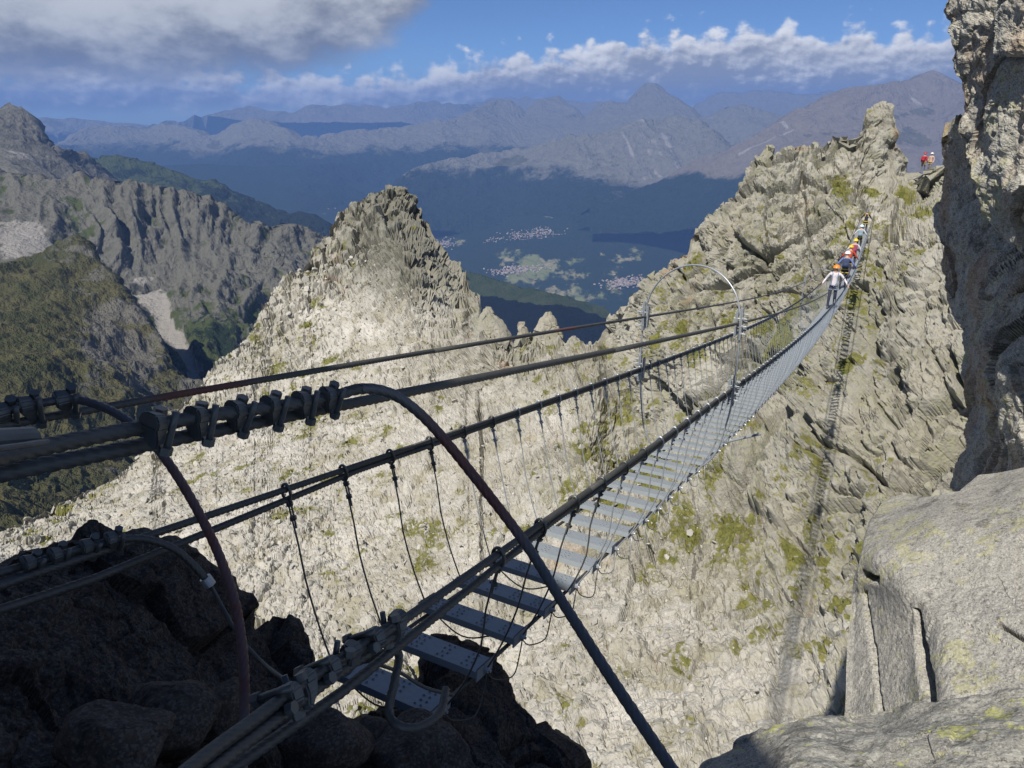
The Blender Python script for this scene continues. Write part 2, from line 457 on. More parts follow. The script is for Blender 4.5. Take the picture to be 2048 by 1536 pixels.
def build_far():
    alp_hi = mat_alp('bare_high_ridge', ((.105, .098, .052), (.062, .072, .034), (.108, .104, .080), (.25, .236, .192)), .0008, treelo=.42, tband=.32)
    def tree_line(y0, y1, rk=0.35):
        def f(p, X, Y, h):
            wood = np.interp(Y, [y0, y1], [0.0, 1.0]); return dict(wood=wood, rockm=rk + .5 * (h > .25) * (1 - wood), screem=np.zeros(len(h)))
        return f
    # most distant blue ranges
    o, *_ = sheet('blue_range', [(-500, 262), (-200, 250), (0, 262), (120, 268), (300, 262), (420, 242), (500, 216), (560, 232), (625, 222), (700, 214), (780, 226), (850, 214), (930, 210), (1000, 205), (1060, 200),
                  (1110, 208), (1200, 214), (1300, 218), (1390, 226), (1430, 198), (1480, 194), (1560, 188), (1620, 200), (1700, 192), (1800, 200), (1960, 190), (2300, 205), (2700, 215)],
                  [(-500, 210), (2700, 330)], [(-500, 215, 25e3), (1000, 205, 23e3), (2700, 200, 23e3), (-500, 330, 17e3), (1000, 330, 17e3), (2700, 330, 17e3)],
                  360, 40, far_disp(200, 3000, 3, tree_line(250, 320, .5)), alp_hi, back=(6, 3000, 50), jit=5, jscale=.05)
    tag(o, kind='structure')
    # long hazy ridge left of centre
    o, *_ = sheet('hazy_ridge', [(-500, 330), (0, 318), (130, 300), (180, 270), (280, 275), (330, 262), (420, 280), (500, 258), (540, 260), (600, 290), (640, 285), (720, 275), (800, 268), (880, 262), (930, 248), (985, 214), (1010, 212), (1050, 235), (1110, 205), (1150, 225), (1175, 246), (1200, 220), (1260, 225), (1300, 170), (1400, 250), (1480, 232), (1560, 240), (1640, 250), (1760, 260), (2600, 300)],
                  [(-500, 470), (2600, 470)], [(-500, 300, 17e3), (300, 262, 16e3), (1100, 205, 16.5e3), (2600, 300, 16e3), (-500, 470, 9.5e3), (600, 470, 9.2e3), (1200, 470, 9.4e3), (2600, 470, 9.6e3), (700, 350, 12e3), (1100, 300, 13e3)],
                  420, 80, far_disp(230, 2300, 15, tree_line(270, 345, .42)), alp_hi, back=(6, 2500, 50), jit=3, jscale=.06)
    tag(o, kind='structure')
    # the pyramid with pale gullies
    def pyr(p, X, Y, h):
        wood = np.interp(Y, [300, 390], [-.1, 1.0]) - .5 * np.exp(-((X - 1330) / 110) ** 2)
        gl = np.exp(-((X - 1290 - (Y - 300) * .5) / 60) ** 2) * ((Y > 225) & (Y < 370))
        q = np.stack([X * .045 - Y * .022, Y * .004, X * 0], -1)
        s = fbm(q, 3, .6, 71) * 1.3
        return dict(wood=wood, rockm=.48 + .4 * (h > .2), screem=np.clip(gl * (.38 + s), 0, 1))
    o, *_ = sheet('pyramid_mountain', [(760, 400), (850, 345), (960, 315), (1060, 300), (1130, 292), (1200, 276), (1260, 264), (1310, 253), (1350, 247), (1380, 258), (1400, 255), (1440, 300), (1500, 340), (1560, 380), (1640, 430)],
                  [(760, 480), (1640, 480)], [(760, 400, 9.4e3), (1000, 310, 10.6e3), (1350, 210, 11.5e3), (1500, 340, 10e3), (1640, 430, 9e3), (760, 480, 8.4e3), (1200, 480, 8.2e3), (1640, 480, 8.2e3), (1200, 370, 9.3e3), (1330, 330, 9.9e3)],
                  360, 150, far_disp(180, 1300, 27, pyr, oct=7), alp_hi, back=(6, 2500, 52), jit=3, jscale=.08)
    tag(o, kind='structure')
    # broad reddish mountain at the right
    red = mat_alp('reddish_slope', ((.125, .110, .062), (.085, .082, .046), (.140, .115, .086), (.24, .212, .172)), .001, treelo=.42, tband=.32)
    def snow(p, X, Y, h):
        sc = np.zeros(len(h))
        for cx, cy, sx, sy in ((1828, 214, 16, 5), (1735, 190, 7, 3), (1568, 268, 10, 3)):
            sc = np.maximum(sc, 1.2 * np.exp(-((X - cx) / sx) ** 2 - ((Y - cy - (X - cx) * .35) / sy) ** 2))
        g = np.exp(-((Y - 320 + (X - 1500) * .55) / 2.0) ** 2) * .8 * ((X > 1480) & (X < 1590))
        return dict(wood=np.interp(Y, [345, 395], [0, 1.0]), rockm=.36 + .4 * (h > .25), screem=np.maximum(sc, g))
    o, *_ = sheet('reddish_mountain', [(1180, 440), (1280, 400), (1400, 345), (1460, 318), (1540, 270), (1620, 218), (1690, 182), (1740, 197), (1780, 182), (1840, 168), (1865, 166), (1900, 185), (1960, 210), (2060, 220), (2200, 180), (2500, 150)],
                  [(1180, 480), (2500, 480)], [(1180, 440, 8.4e3), (1400, 345, 9e3), (1690, 182, 10.5e3), (1860, 165, 11e3), (2500, 230, 10e3), (1180, 480, 7.8e3), (1500, 480, 7.2e3), (2500, 480, 7e3), (1700, 330, 8.5e3)],
                  340, 150, far_disp(190, 1800, 37, snow, oct=7), red, back=(6, 2500, 52), jit=2.5, jscale=.07)
    tag(o, kind='structure')

    # valley: wooded sides, meadows on the floor
    def val(p, X, Y, h):
        f = np.zeros(len(h)) - .06 + .34 * np.exp(-((X - 1080) / 230) ** 2 - ((Y - 520) / 95) ** 2)
        for cx, cy, sx, sy, w in ((1080, 420, 110, 28, .40), (1000, 440, 60, 14, .35), (1080, 535, 150, 36, .62), (1180, 590, 160, 34, .55), (930, 490, 70, 28, .30), (1240, 460, 60, 40, .35), (870, 400, 60, 20, .28),
                                  (1390, 465, 30, 14, .62), (1240, 420, 90, 10, .35), (960, 380, 90, 8, .32), (650, 430, 40, 16, .3), (1420, 355, 50, 6, .5), (1250, 520, 80, 40, .3)):
            f = np.maximum(f, w * np.exp(-((X - cx) / sx) ** 2 - ((Y - cy) / sy) ** 2) * 1.25 - .02)
        return dict(field=f)
    o, G, X, Y = sheet('valley', [(-900, 330), (2900, 330)], [(-900, 800), (2900, 800)],
                  [(-900, 330, 13e3), (800, 330, 13e3), (1500, 330, 11e3), (2900, 330, 11e3), (-900, 420, 9.5e3), (400, 420, 9.5e3), (1100, 430, 8.8e3), (2000, 430, 8e3), (2900, 430, 8e3), (-900, 500, 8.2e3), (700, 500, 8e3), (1050, 500, 7.7e3), (2000, 500, 6.8e3),
                   (900, 560, 7.1e3), (1200, 560, 6.8e3), (2000, 560, 6e3), (-900, 640, 6.4e3), (1100, 640, 6.2e3), (2900, 640, 5.4e3), (-900, 800, 5e3), (1100, 800, 4.8e3), (2900, 800, 4.4e3)],
                  420, 150, far_disp(45, 900, 41, val, ridge=False), mat_valley(), back=None, smooth=True)
    tag(o, kind='structure')
    return G, X, Y


def build_villages(G, X, Y):
    """houses far below: each a box with a pitched roof; too small to count, one object for each village"""
    wallm, g = new_mat('house_wall'); a = g.node('ShaderNodeAttribute', dict(attribute_name='tone')).outputs['Fac']
    finish(g, g.mix(a, (.22, .20, .18), (.50, .48, .45)), .8)
    roofm, g = new_mat('house_roof'); a = g.node('ShaderNodeAttribute', dict(attribute_name='tone')).outputs['Fac']
    finish(g, g.mix(a, (.30, .16, .10), (.42, .36, .33)), .8)
    spots = [('village', 1062, 470, 46, 11, 330), ('village', 893, 487, 20, 8, 90), ('village', 1035, 540, 46, 9, 240), ('village', 1252, 565, 38, 9, 230), ('village', 985, 480, 20, 5, 40), ('village', 690, 412, 26, 6, 60)]
    labs = ['largest village of pale houses on the sunny terrace below the fields', 'village cluster right beside the dark pointed peak', 'long village strewn along the green valley floor',
            'village at the valley foot beside the crag on the right', 'thin string of houses between the two upper villages', 'hazy village far up the valley left of the peak']
    for k, (nm, cx, cy, sx, sy, n) in enumerate(spots):
        r = np.random.default_rng(60 + k); V = []; Q = []; T = []; tone = []
        for j in range(n):
            x = cx + r.normal() * sx * .55; y = cy + r.normal() * sy * .55 - (x - cx) * .10
            d2 = (X - x) ** 2 + (Y - y) ** 2; i = np.unravel_index(d2.argmin(), d2.shape)
            b = rays(x, y) * np.linalg.norm(G[i]); b[2] -= 2
            L, Wd, H = r.uniform(11, 22), r.uniform(8, 13), r.uniform(6, 9); a = r.uniform(0, 3.14); c, s = math.cos(a), math.sin(a)
            def pt(u, v, z): return b + np.array([u * c - v * s, u * s + v * c, z])
            k0 = len(V); hl, hw = L / 2, Wd / 2
            V += [pt(-hl, -hw, 0), pt(hl, -hw, 0), pt(hl, hw, 0), pt(-hl, hw, 0), pt(-hl, -hw, H), pt(hl, -hw, H), pt(hl, hw, H), pt(-hl, hw, H), pt(-hl, 0, H + 4), pt(hl, 0, H + 4)]
            Q += [(k0, k0 + 1, k0 + 5, k0 + 4), (k0 + 1, k0 + 2, k0 + 6, k0 + 5), (k0 + 2, k0 + 3, k0 + 7, k0 + 6), (k0 + 3, k0, k0 + 4, k0 + 7), (k0 + 4, k0 + 5, k0 + 9, k0 + 8), (k0 + 7, k0 + 8, k0 + 9, k0 + 6), (k0 + 4, k0 + 8, k0 + 7, k0 + 7), (k0 + 5, k0 + 6, k0 + 9, k0 + 9)]
            tone += [r.random()] * 10
        me = bpy.data.meshes.new(nm)
        me.from_pydata([tuple(v) for v in V], [], [tuple(dict.fromkeys(q)) for q in Q])
        at = me.attributes.new('tone', 'FLOAT', 'POINT'); at.data.foreach_set('value', np.array(tone, np.float32))
        o = link(nm, me, None, [wallm, roofm])
        me.polygons.foreach_set('material_index', np.tile(np.array([0, 0, 0, 0, 1, 1, 0, 0], np.int32), n))
        tag(o, labs[k], 'village', kind='stuff')


def build_middle_distance():
    """valley flanks between one and five kilometres off"""
    alp = mat_alp('alpine_turf_slope', ((.092, .086, .042), (.052, .058, .026), (.10, .096, .08), (.165, .158, .136)), .006, treelo=.56)  # turf darkened to carry the grey cloud's shadow
    crag = mat_alp('ribbed_rock_wall', ((.068, .082, .032), (.038, .056, .022), (.090, .089, .075), (.185, .18, .154)), .006, treelo=.60)  # wall tones also lowered for cloud shadow
    forest = mat_alp('forested_ridge', ((.055, .070, .030), (.04, .06, .025), (.12, .11, .09), (.16, .15, .12)), .002, tree=(.012, .018, .012), treelo=.34)
    # forested shoulder, left
    def fo(p, X, Y, h): return dict(wood=np.full(len(h), .42) + .35 * np.interp(Y, [350, 470], [-.5, .5]), rockm=np.zeros(len(h)), screem=np.zeros(len(h)))
    o, *_ = sheet('forested_shoulder', [(-300, 345), (60, 335), (180, 333), (260, 345), (350, 365), (440, 393), (520, 420), (600, 450), (660, 478), (720, 510), (800, 560), (900, 640)],
                  [(-300, 700), (900, 700)], [(-300, 345, 5.2e3), (180, 333, 5.2e3), (520, 420, 5e3), (900, 640, 4.6e3), (-300, 700, 3e3), (400, 700, 3e3), (900, 700, 4e3)],
                  300, 120, far_disp(110, 700, 51, fo), forest, back=(6, 1200, 35), jit=2.5, jscale=.07)
    tag(o, kind='structure')
    # grey pointed peak, far left
    def pk(p, X, Y, h): return dict(wood=np.interp(Y, [330, 420], [-.4, .3]), rockm=np.full(len(h), .85), screem=.5 * np.exp(-((X - 40) / 60) ** 2 - ((Y - 345) / 14) ** 2) * 1.3)
    o, *_ = sheet('grey_peak', [(-300, 330), (-120, 300), (-60, 262), (0, 254), (22, 238), (45, 246), (78, 290), (110, 312), (150, 326), (170, 345), (240, 395), (330, 450)],
                  [(-300, 470), (330, 470)], [(-300, 330, 3.6e3), (22, 238, 3.7e3), (330, 450, 3.4e3), (-300, 470, 2.4e3), (100, 470, 2.4e3), (330, 470, 2.9e3), (60, 300, 3.3e3)],
                  260, 150, far_disp(75, 420, 55, pk, oct=7), crag, back=(6, 900, 50), jit=4, jscale=.09, smooth=True)
    tag(o, kind='structure')
    # ribbed rock wall with scree bowl and gully
    def wl_attr(p, X, Y, h):
        bn = fbm(p / 90, 4, .6, 70); bowl = np.exp(-((X - 40 + bn * 40) / 62) ** 4 - ((Y - 478 - (X - 40) * .10 + bn * 30) / 36) ** 4)
        gx = np.interp(Y, [560, 600, 650, 700, 760], [285, 308, 332, 362, 398]); gw = np.interp(Y, [555, 590, 640, 700, 760], [58, 44, 32, 26, 18])
        wn = fbm(p / 60, 4, .6, 68); gul = np.exp(-np.abs((X - gx + wn * 14) / gw) ** 2.5) * np.clip((Y - 562 + 40 * wn) / 26, 0, 1)
        wood = np.interp(Y, [540, 690], [.02, .50]) + .18 * (np.abs(X - 380) < 90) * (Y > 580)
        lf = 1 / (1 + np.exp((X - 165 + 40 * fbm(p / 120, 3, .5, 63)) / 14)); wood = wood * (1 - lf) + lf * np.interp(Y, [380, 440, 470], [.2, .42, .1])
        return dict(wood=wood, rockm=.40 - .02 * lf + .50 * np.clip(h, -.6, .8) - .35 * np.interp(Y, [540, 680], [0, 1]), screem=np.maximum(bowl, gul) * .95)
    def wl(p, X, Y, N):
        cr = p[:, 0] * .94 + p[:, 1] * .342; al = p[:, 1] * .94 - p[:, 0] * .342; q = np.stack([cr / 62, al / 700, p[:, 2] / 900], -1)
        w = np.stack([perlin(p / 170, 81), perlin(p / 170 + 7, 82), p[:, 0] * 0], -1) * 1.0
        ribs = fbm(q + w, 5, .5, 61, True)
        h = (ribs * 42 * (.75 + 1.1 * fbm(p / 190, 2, .5, 65)) + fbm(p / 70, 5, .6, 64) * 20 + blocks(p, 38, (1, 1, 2.2), .9, .3, 69) * 7) * (1 - .5 / (1 + np.exp((X - 165) / 20))) + fbm(p / 400, 3, .45, 62) * 40
        at = wl_attr(p, X, Y, ribs); h = h * (1 - .85 * np.clip(at['screem'] * 1.2, 0, 1))
        return h, at
    o, *_ = sheet('ribbed_wall', [(-300, 300), (-80, 335), (0, 345), (60, 365), (110, 372), (160, 350), (200, 372), (240, 380), (262, 372), (330, 386), (420, 406), (470, 440), (540, 470), (600, 478), (660, 500), (720, 560), (800, 640)],
                  [(-300, 1000), (800, 1000)], [(-300, 300, 2.2e3), (0, 345, 2.1e3), (160, 350, 2e3), (262, 372, 1.9e3), (470, 440, 1.85e3), (640, 490, 1.9e3), (800, 640, 1.8e3), (40, 480, 1.65e3), (40, 540, 1.5e3), (280, 570, 1.62e3), (450, 600, 1.5e3), (620, 640, 1.55e3),
                                     (300, 700, 1.4e3), (380, 770, 1.25e3), (550, 800, 1.2e3), (-300, 1000, .9e3), (300, 1000, .95e3), (800, 1000, .95e3)],
                  440, 290, wl, crag, back=(6, 500, 50), jit=4, jscale=.12, smooth=True)
    tag(o, kind='structure')
    # grassy spur in front of it
    def sp(p, X, Y, N):
        q = p / np.array([60.0, 60.0, 160.0]); h = fbm(q, 6, .55, 66, True) * 14 + fbm(p / 240, 3, .5, 67) * 26 + blocks(p, 18, seed=68, crack=0) * 2.2
        rockm = .12 + .30 / (1 + np.exp(-(X - 110 - (Y - 650) * .15) / 40)) + .35 * np.exp(-((X - 240) / 90) ** 2 - ((Y - 700) / 90) ** 2)
        wood = .18 + .35 * np.exp(-((X - 220) / 60) ** 2 - ((Y - 740) / 50) ** 2) + .30 * np.exp(-((X - 20) / 80) ** 2 - ((Y - 980) / 70) ** 2) + .28 * np.exp(-((X - 100) / 60) ** 2 - ((Y - 690) / 40) ** 2)
        return h, dict(rockm=rockm, wood=wood, screem=np.zeros(len(h)))
    o, *_ = sheet('grassy_spur', [(-300, 640), (-80, 575), (0, 546), (60, 522), (110, 500), (150, 478), (185, 512), (225, 570), (290, 655), (340, 715), (390, 770), (440, 840), (520, 930)],
                  [(-300, 1250), (520, 1250)], [(-300, 640, 1.1e3), (0, 546, 1.15e3), (150, 478, 1.2e3), (225, 570, 1.1e3), (340, 715, .95e3), (440, 840, .85e3), (520, 930, .8e3), (0, 800, .72e3), (200, 800, .78e3), (0, 1000, .52e3), (-300, 1250, .4e3), (200, 1250, .42e3), (520, 1250, .5e3)],
                  300, 250, sp, alp, back=(8, 420, 38), jit=3, jscale=.1, smooth=True)
    tag(o, kind='structure')
    # wooded spur seen through the notch, cloud shadow painted in as near-black trees
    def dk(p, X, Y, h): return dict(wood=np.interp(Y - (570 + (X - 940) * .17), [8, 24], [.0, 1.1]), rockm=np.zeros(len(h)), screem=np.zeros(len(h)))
    o, *_ = sheet('cloud_shade_wooded_spur', [(700, 520), (860, 530), (930, 542), (1000, 560), (1060, 575), (1120, 588), (1180, 600), (1260, 640), (1340, 700), (1420, 770)],
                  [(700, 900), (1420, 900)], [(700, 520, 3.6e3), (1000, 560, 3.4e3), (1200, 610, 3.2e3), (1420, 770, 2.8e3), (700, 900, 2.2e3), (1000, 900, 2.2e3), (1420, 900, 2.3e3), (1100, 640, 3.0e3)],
                  260, 120, far_disp(40, 300, 73, dk, ridge=False), mat_alp('spruce_with_cloud_shade', ((.05, .062, .03), (.035, .05, .022), (.1, .09, .08), (.13, .12, .1)), .004, tree=(.004, .006, .005), treelo=.34), back=(6, 1500, 30), jit=2, jscale=.08, smooth=True)
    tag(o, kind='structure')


# ------------------------------------------------------------------ the ridge across the gap
RIDGE = {}


def build_ridge():
    sky = [(-260, 1190), (-100, 1110), (0, 1062), (100, 1010), (210, 962), (300, 893), (330, 828), (395, 778), (450, 716), (500, 668), (545, 590), (600, 540), (628, 492), (655, 455), (690, 420), (735, 394), (765, 383), (790, 376), (815, 382), (832, 408), (846, 436), (860, 442), (868, 470),
           (885, 490), (900, 512), (915, 530), (930, 548), (938, 580), (950, 588), (957, 586), (961, 620), (966, 662), (985, 668), (1010, 672), (1040, 668), (1062, 664), (1080, 662), (1120, 676), (1160, 690), (1185, 694), (1200, 672), (1215, 640), (1240, 610), (1270, 585), (1300, 560), (1318, 545), (1340, 522), (1375, 505), (1380, 478), (1392, 455), (1430, 425), (1470, 390),
           (1490, 350), (1515, 308), (1538, 292), (1555, 312), (1568, 300), (1590, 305), (1608, 292), (1640, 290), (1665, 272), (1690, 262), (1710, 258), (1722, 248), (1735, 222), (1748, 214), (1768, 208), (1782, 216), (1790, 255), (1795, 290), (1808, 312), (1828, 345), (1842, 352), (1858, 348), (1870, 335), (1890, 322), (1930, 318), (2000, 330), (2100, 350)]
    ctrl = [(790, 378, 150), (740, 400, 148), (640, 490, 142), (560, 580, 132), (480, 690, 122), (340, 820, 106), (210, 962, 92), (0, 1065, 80), (-260, 1190, 70), (850, 440, 148), (900, 512, 142), (940, 580, 128), (760, 520, 130), (820, 500, 128), (860, 530, 127), (870, 592, 114), (870, 650, 104), (930, 640, 107), (700, 650, 112),
            (960, 655, 92), (1095, 662, 88), (1185, 694, 80), (870, 720, 93), (600, 800, 96), (420, 920, 84), (700, 900, 76), (300, 1050, 70), (1000, 800, 76), (1200, 690, 80), (1270, 585, 76), (1380, 480, 73), (1538, 292, 73), (1640, 290, 73), (1765, 212, 74), (1765, 270, 73), (1740, 300, 71.5), (1700, 330, 70), (1842, 352, 74), (1890, 325, 71), (2100, 350, 66),
            (1733, 425, 64.5), (1733, 470, 62.5), (1640, 420, 67), (1500, 480, 66), (1400, 600, 67), (1300, 700, 68), (1500, 620, 64), (1640, 560, 62), (1800, 480, 61), (1900, 450, 60), (1880, 620, 53), (1800, 640, 54), (1680, 700, 56), (1550, 760, 59), (1150, 780, 72), (1180, 860, 64), (1260, 860, 66), (1330, 800, 65),
            (500, 1050, 62), (800, 1050, 57), (1000, 950, 62), (1250, 1000, 54), (1450, 900, 54), (1700, 850, 49), (1850, 800, 47), (1900, 1000, 42), (1700, 1000, 45), (1550, 1050, 47), (1380, 1100, 47), (1150, 1150, 47), (900, 1250, 45), (650, 1250, 49), (300, 1300, 52), (0, 1250, 60),
            (1650, 1200, 40), (1500, 1250, 41), (1300, 1300, 40), (1600, 1400, 34), (1400, 1450, 34.5), (1150, 1450, 36), (900, 1480, 37), (600, 1500, 39), (0, 1550, 42), (1700, 1600, 28), (1300, 1650, 28), (800, 1700, 30), (0, 1700, 33), (-260, 1700, 36), (2100, 700, 46), (2100, 1100, 36), (2100, 1650, 26)]
    # how much of the surface is loose scree (0 = bare crag)
    scr = [(790, 378, 0), (740, 400, 0), (700, 450, .08), (760, 480, .12), (640, 490, .25), (480, 690, .55), (340, 820, .7), (100, 1020, .65), (850, 480, 0), (930, 560, 0), (830, 560, .05), (720, 560, .55), (760, 680, .9), (870, 640, .55), (940, 640, .15), (960, 700, .2), (1095, 680, 0), (1180, 720, .2), (1060, 720, .15), (1300, 650, 0), (1500, 400, 0), (1700, 300, 0), (1700, 430, .35), (1780, 420, .3),
           (1600, 600, 0), (1850, 700, 0), (1650, 850, 0), (1350, 760, .15), (1250, 830, .15), (1180, 850, .0), (1120, 830, .55), (900, 900, .8), (1000, 950, .75), (650, 900, .85), (800, 800, .75), (400, 950, .95), (300, 1100, .85), (700, 1100, .8), (1000, 1100, .8), (1250, 950, .35), (1200, 1080, .65), (1400, 1000, .2), (1450, 1150, .4), (1600, 1050, .1), (1700, 1100, .15), (1350, 1250, .7),
           (1500, 1350, .6), (1300, 1450, .85), (1000, 1350, .75), (1550, 1480, .65), (600, 1400, .75), (1000, 1600, .8), (1650, 1300, .25)]
    grs = [(1200, 760, .35), (1560, 650, .55), (1555, 590, .50), (1750, 560, .55), (1740, 520, .62), (1690, 380, .55), (1720, 345, .3), (1650, 400, .3), (1500, 470, .4), (1480, 560, .42), (1420, 720, .5), (1330, 790, .5), (1300, 860, .45), (1630, 980, .35), (1700, 740, .42), (1450, 1040, .45), (1380, 960, .55), (1550, 740, .5), (1640, 720, .5), (1850, 380, .25), (1500, 950, .4),
           (1200, 920, .5), (950, 900, .34), (1000, 1020, .36), (640, 1130, .32), (1250, 1130, .38), (1690, 1230, .55), (1650, 1280, .4), (1420, 860, .3), (800, 400, .2), (560, 620, .38), (480, 700, .42), (400, 800, .35), (790, 800, .36), (870, 560, .1), (1000, 800, .3), (300, 960, .25), (150, 1010, .4), (700, 1200, .3), (600, 1000, .36), (1100, 1100, .36), (1150, 1250, .25),
           (1300, 1350, .1), (500, 1300, .1), (1500, 1400, .2), (1765, 260, .22), (1600, 330, .18), (1800, 850, .22), (1850, 650, .25), (0, 1100, .3), (400, 1500, .2), (1000, 1500, .2), (1600, 1500, .35), (2100, 600, .2), (2100, 1200, .2)]
    R = rotm(18, -24, 20); R2 = rotm(-12, 30, 65)

    def disp(p, X, Y, N):
        s = np.clip(rbf(scr, X, Y, 40, 2, False), 0, 1)
        s = np.clip(s + .55 * fbm(p / 7.0, 4, .6, 15), 0, 1); r = 1 - s
        far = np.clip(np.linalg.norm(p, axis=-1) / 60, .55, 2.2)
        dist = np.linalg.norm(p, axis=-1); gz = np.abs((N * p).sum(-1)) / dist; gf = np.clip((gz - .05) * 4.0, 0, 1); fs = np.clip(1.9 - dist / 85, .12, 1) * gf; fm = np.clip(2.4 - dist / 85, .3, 1) * gf
        fa = np.clip(dist / 70, 1, 2.0); top = np.exp(-((X - 800) / 120) ** 2 - ((Y - 480) / 130) ** 2)
        tw = np.exp(-((X - 1765) / 50) ** 2 - ((Y - 235) / 60) ** 2)
        h = fbm(p / 16, 4, .5, 21) * (1.7 * r + 1.5) * (1 - .6 * top)
        h += blocks(p, 8.0, (1.0, .8, 1.5), .75, .75, 22, R, cw=.07) * (1.45 * r + .20) * (1 - .75 * tw)
        h += blocks(p, 3.2, (1.0, .75, 1.5), .75, .70, 23, R2, cw=.07) * (.66 * r + .20) * fa * (1 - .5 * tw)
        h += blocks(p, 1.35, (1.0, .8, 1.3), .9, .50, 24, R) * (.22 * r + .22) * fm * fa
        h += blocks(p, .58, (1.0, .8, 1.1), 1.2, .30, 25, R2) * (.07 * r + .15) * fs
        h += fbm(p / .5, 3, .6, 26) * (.06 * r + .06) * fs
        # the dark peak top is shattered into steep plates
        pk = np.exp(-((X - 868) / 62) ** 2 - ((Y - 505) / 85) ** 2)
        h += pk * blocks(p, 5.5, (.5, .9, 2.6), .9, 1.1, 27, R, cw=.09) * 2.3
        return h * (1 - .72 * tw), dict(scree=s)

    def attrs(G, N, X, Y):
        nz = N[..., 2]; g = rbf(grs, X, Y, 35, 2, False); p = G.reshape(-1, 3)
        n = fbm(p / np.array([2.6, 3.4, 4.6]), 5, .6, 44).reshape(nz.shape)
        # turf needs a ledge: flatter ground holds it
        k = np.ones((5, 5))
        sm = nz.copy()
        for ax in (0, 1):
            sm = sum(np.roll(sm, j, ax) for j in range(-3, 4)) / 7
        return dict(dark=np.clip(np.exp(-((X - 800 - (Y - 480) * .25) / 115) ** 4 - ((Y - 460) / 128) ** 4) + .5 * n, 0, 1), grass=np.clip(g - .24 * np.clip(rbf(scr, X, Y, 40, 2, False), 0, 1) * (Y < 1300) - .03 + n * .60 + (sm - .45) * .50, 0, 1))
    o, G, X, Y = sheet('rocky_ridge', sky, [(-260, 1610), (2100, 1610)], ctrl, 1010, 560, disp, mat_ridge(), back=(10, 26, 52), jit=4.0, jscale=.09, srange=(-90, 2075), attrs=attrs, c=45.0, tpow=.92, graze=2.2, jfade=([0, 300, 600, 1650, 1730, 1800], [.35, .5, 1, 1, .2, .3]))
    tag(o, kind='structure')
    RIDGE.update(o=o, G=G, X=X, Y=Y)
    # loose stones lying on it
    s = np.clip(rbf(scr, X, Y, 40, 2, False), 0, 1); N = normals_of(G)
    def stone_shapes(n=9):
        out = []
        for k in range(n):
            bm = bmesh.new(); bmesh.ops.create_icosphere(bm, subdivisions=1, radius=1.0); r = np.random.default_rng(300 + k)
            ax = r.uniform(.5, 1.2, 3) * np.array([1, 1, .5]); dirs = r.normal(size=(7, 3)); dirs /= np.linalg.norm(dirs, axis=1, keepdims=True); off = r.uniform(.42, .85, 7)
            for v in bm.verts:
                c = np.array(v.co)
                for d, f in zip(dirs, off):
                    e = c @ d
                    if e > f: c = c - d * (e - f)
                v.co = c * ax
            out.append((np.array([v.co[:] for v in bm.verts]), np.array([[v.index for v in f.verts] for f in bm.faces]))); bm.free()
        return out
    SH = stone_shapes(); r = np.random.default_rng(12)
    mats = stone_mat()
    rows, cols = np.where((Y > 380) & (s > .12)); w = s[rows, cols] * np.linalg.norm(G[rows, cols], axis=-1) ** 1.2; w /= w.sum()
    n = 14500; pick = r.choice(len(rows), n, p=w)
    size = .075 + .065 * r.pareto(2.2, n)
    pos = G[rows[pick], cols[pick]]; nrm = N[rows[pick], cols[pick]]; dist = np.linalg.norm(pos, axis=-1); size = np.minimum(size * np.clip(dist / 70, .7, 1.8), .0058 * dist)
    onscreen = (X[rows[pick], cols[pick]] > 0) & (X[rows[pick], cols[pick]] < 2048) & (Y[rows[pick], cols[pick]] < 1536)
    order = np.argsort(-(size / dist) * onscreen); big = set(order[:220].tolist())
    Vs, Fs, tn, base = [], [], [], 0
    protos = []
    for k, (v, f) in enumerate(SH):
        me = np_mesh('stone', v, f); me.materials.append(mats); protos.append(me)
    from mathutils import Quaternion
    for i in range(n):
        k = int(r.integers(len(SH))); q = r.normal(size=4); q /= np.linalg.norm(q); sz = size[i] * (1.0 if i not in big else 1.15)
        p = pos[i] + nrm[i] * sz * .22
        if i in big:
            so = bpy.data.objects.new('stone', protos[k]); COL.objects.link(so); so.parent = o
            so.rotation_mode = 'QUATERNION'; so.rotation_quaternion = Quaternion(q); so.location = p; so.scale = (sz, sz, sz)
        else:
            M = np.array(Quaternion(q).to_matrix()); v, f = SH[k]
            Vs.append(v @ M.T * sz + p); Fs.append(f + base); tn.append(np.full(len(v), r.random())); base += len(v)
    me = np_mesh('scree_stones', np.concatenate(Vs), np.concatenate(Fs), dict(tone=np.concatenate(tn)))
    so = link('scree_stones', me, o, mats); so['kind'] = 'stuff'


def stone_mat():
    m, g = new_mat('scree_stone')
    co = g.node('ShaderNodeTexCoord').outputs['Object']; oi = g.node('ShaderNodeObjectInfo').outputs['Random']
    t = g.m('FRACT', g.m('ADD', attr(g, 'tone'), oi)); n = g.noise(co, 2.0, 4, .6)
    c = g.mix(t, (.34, .325, .285), (.50, .48, .43)); c = g.mix(g.m('MULTIPLY', g.ss(n, .5, .7), .5), c, (.33, .30, .23))
    finish(g, c, .9, (g.noise(co, 9, 3, .6), .4, .05), spec=.2)
    return m


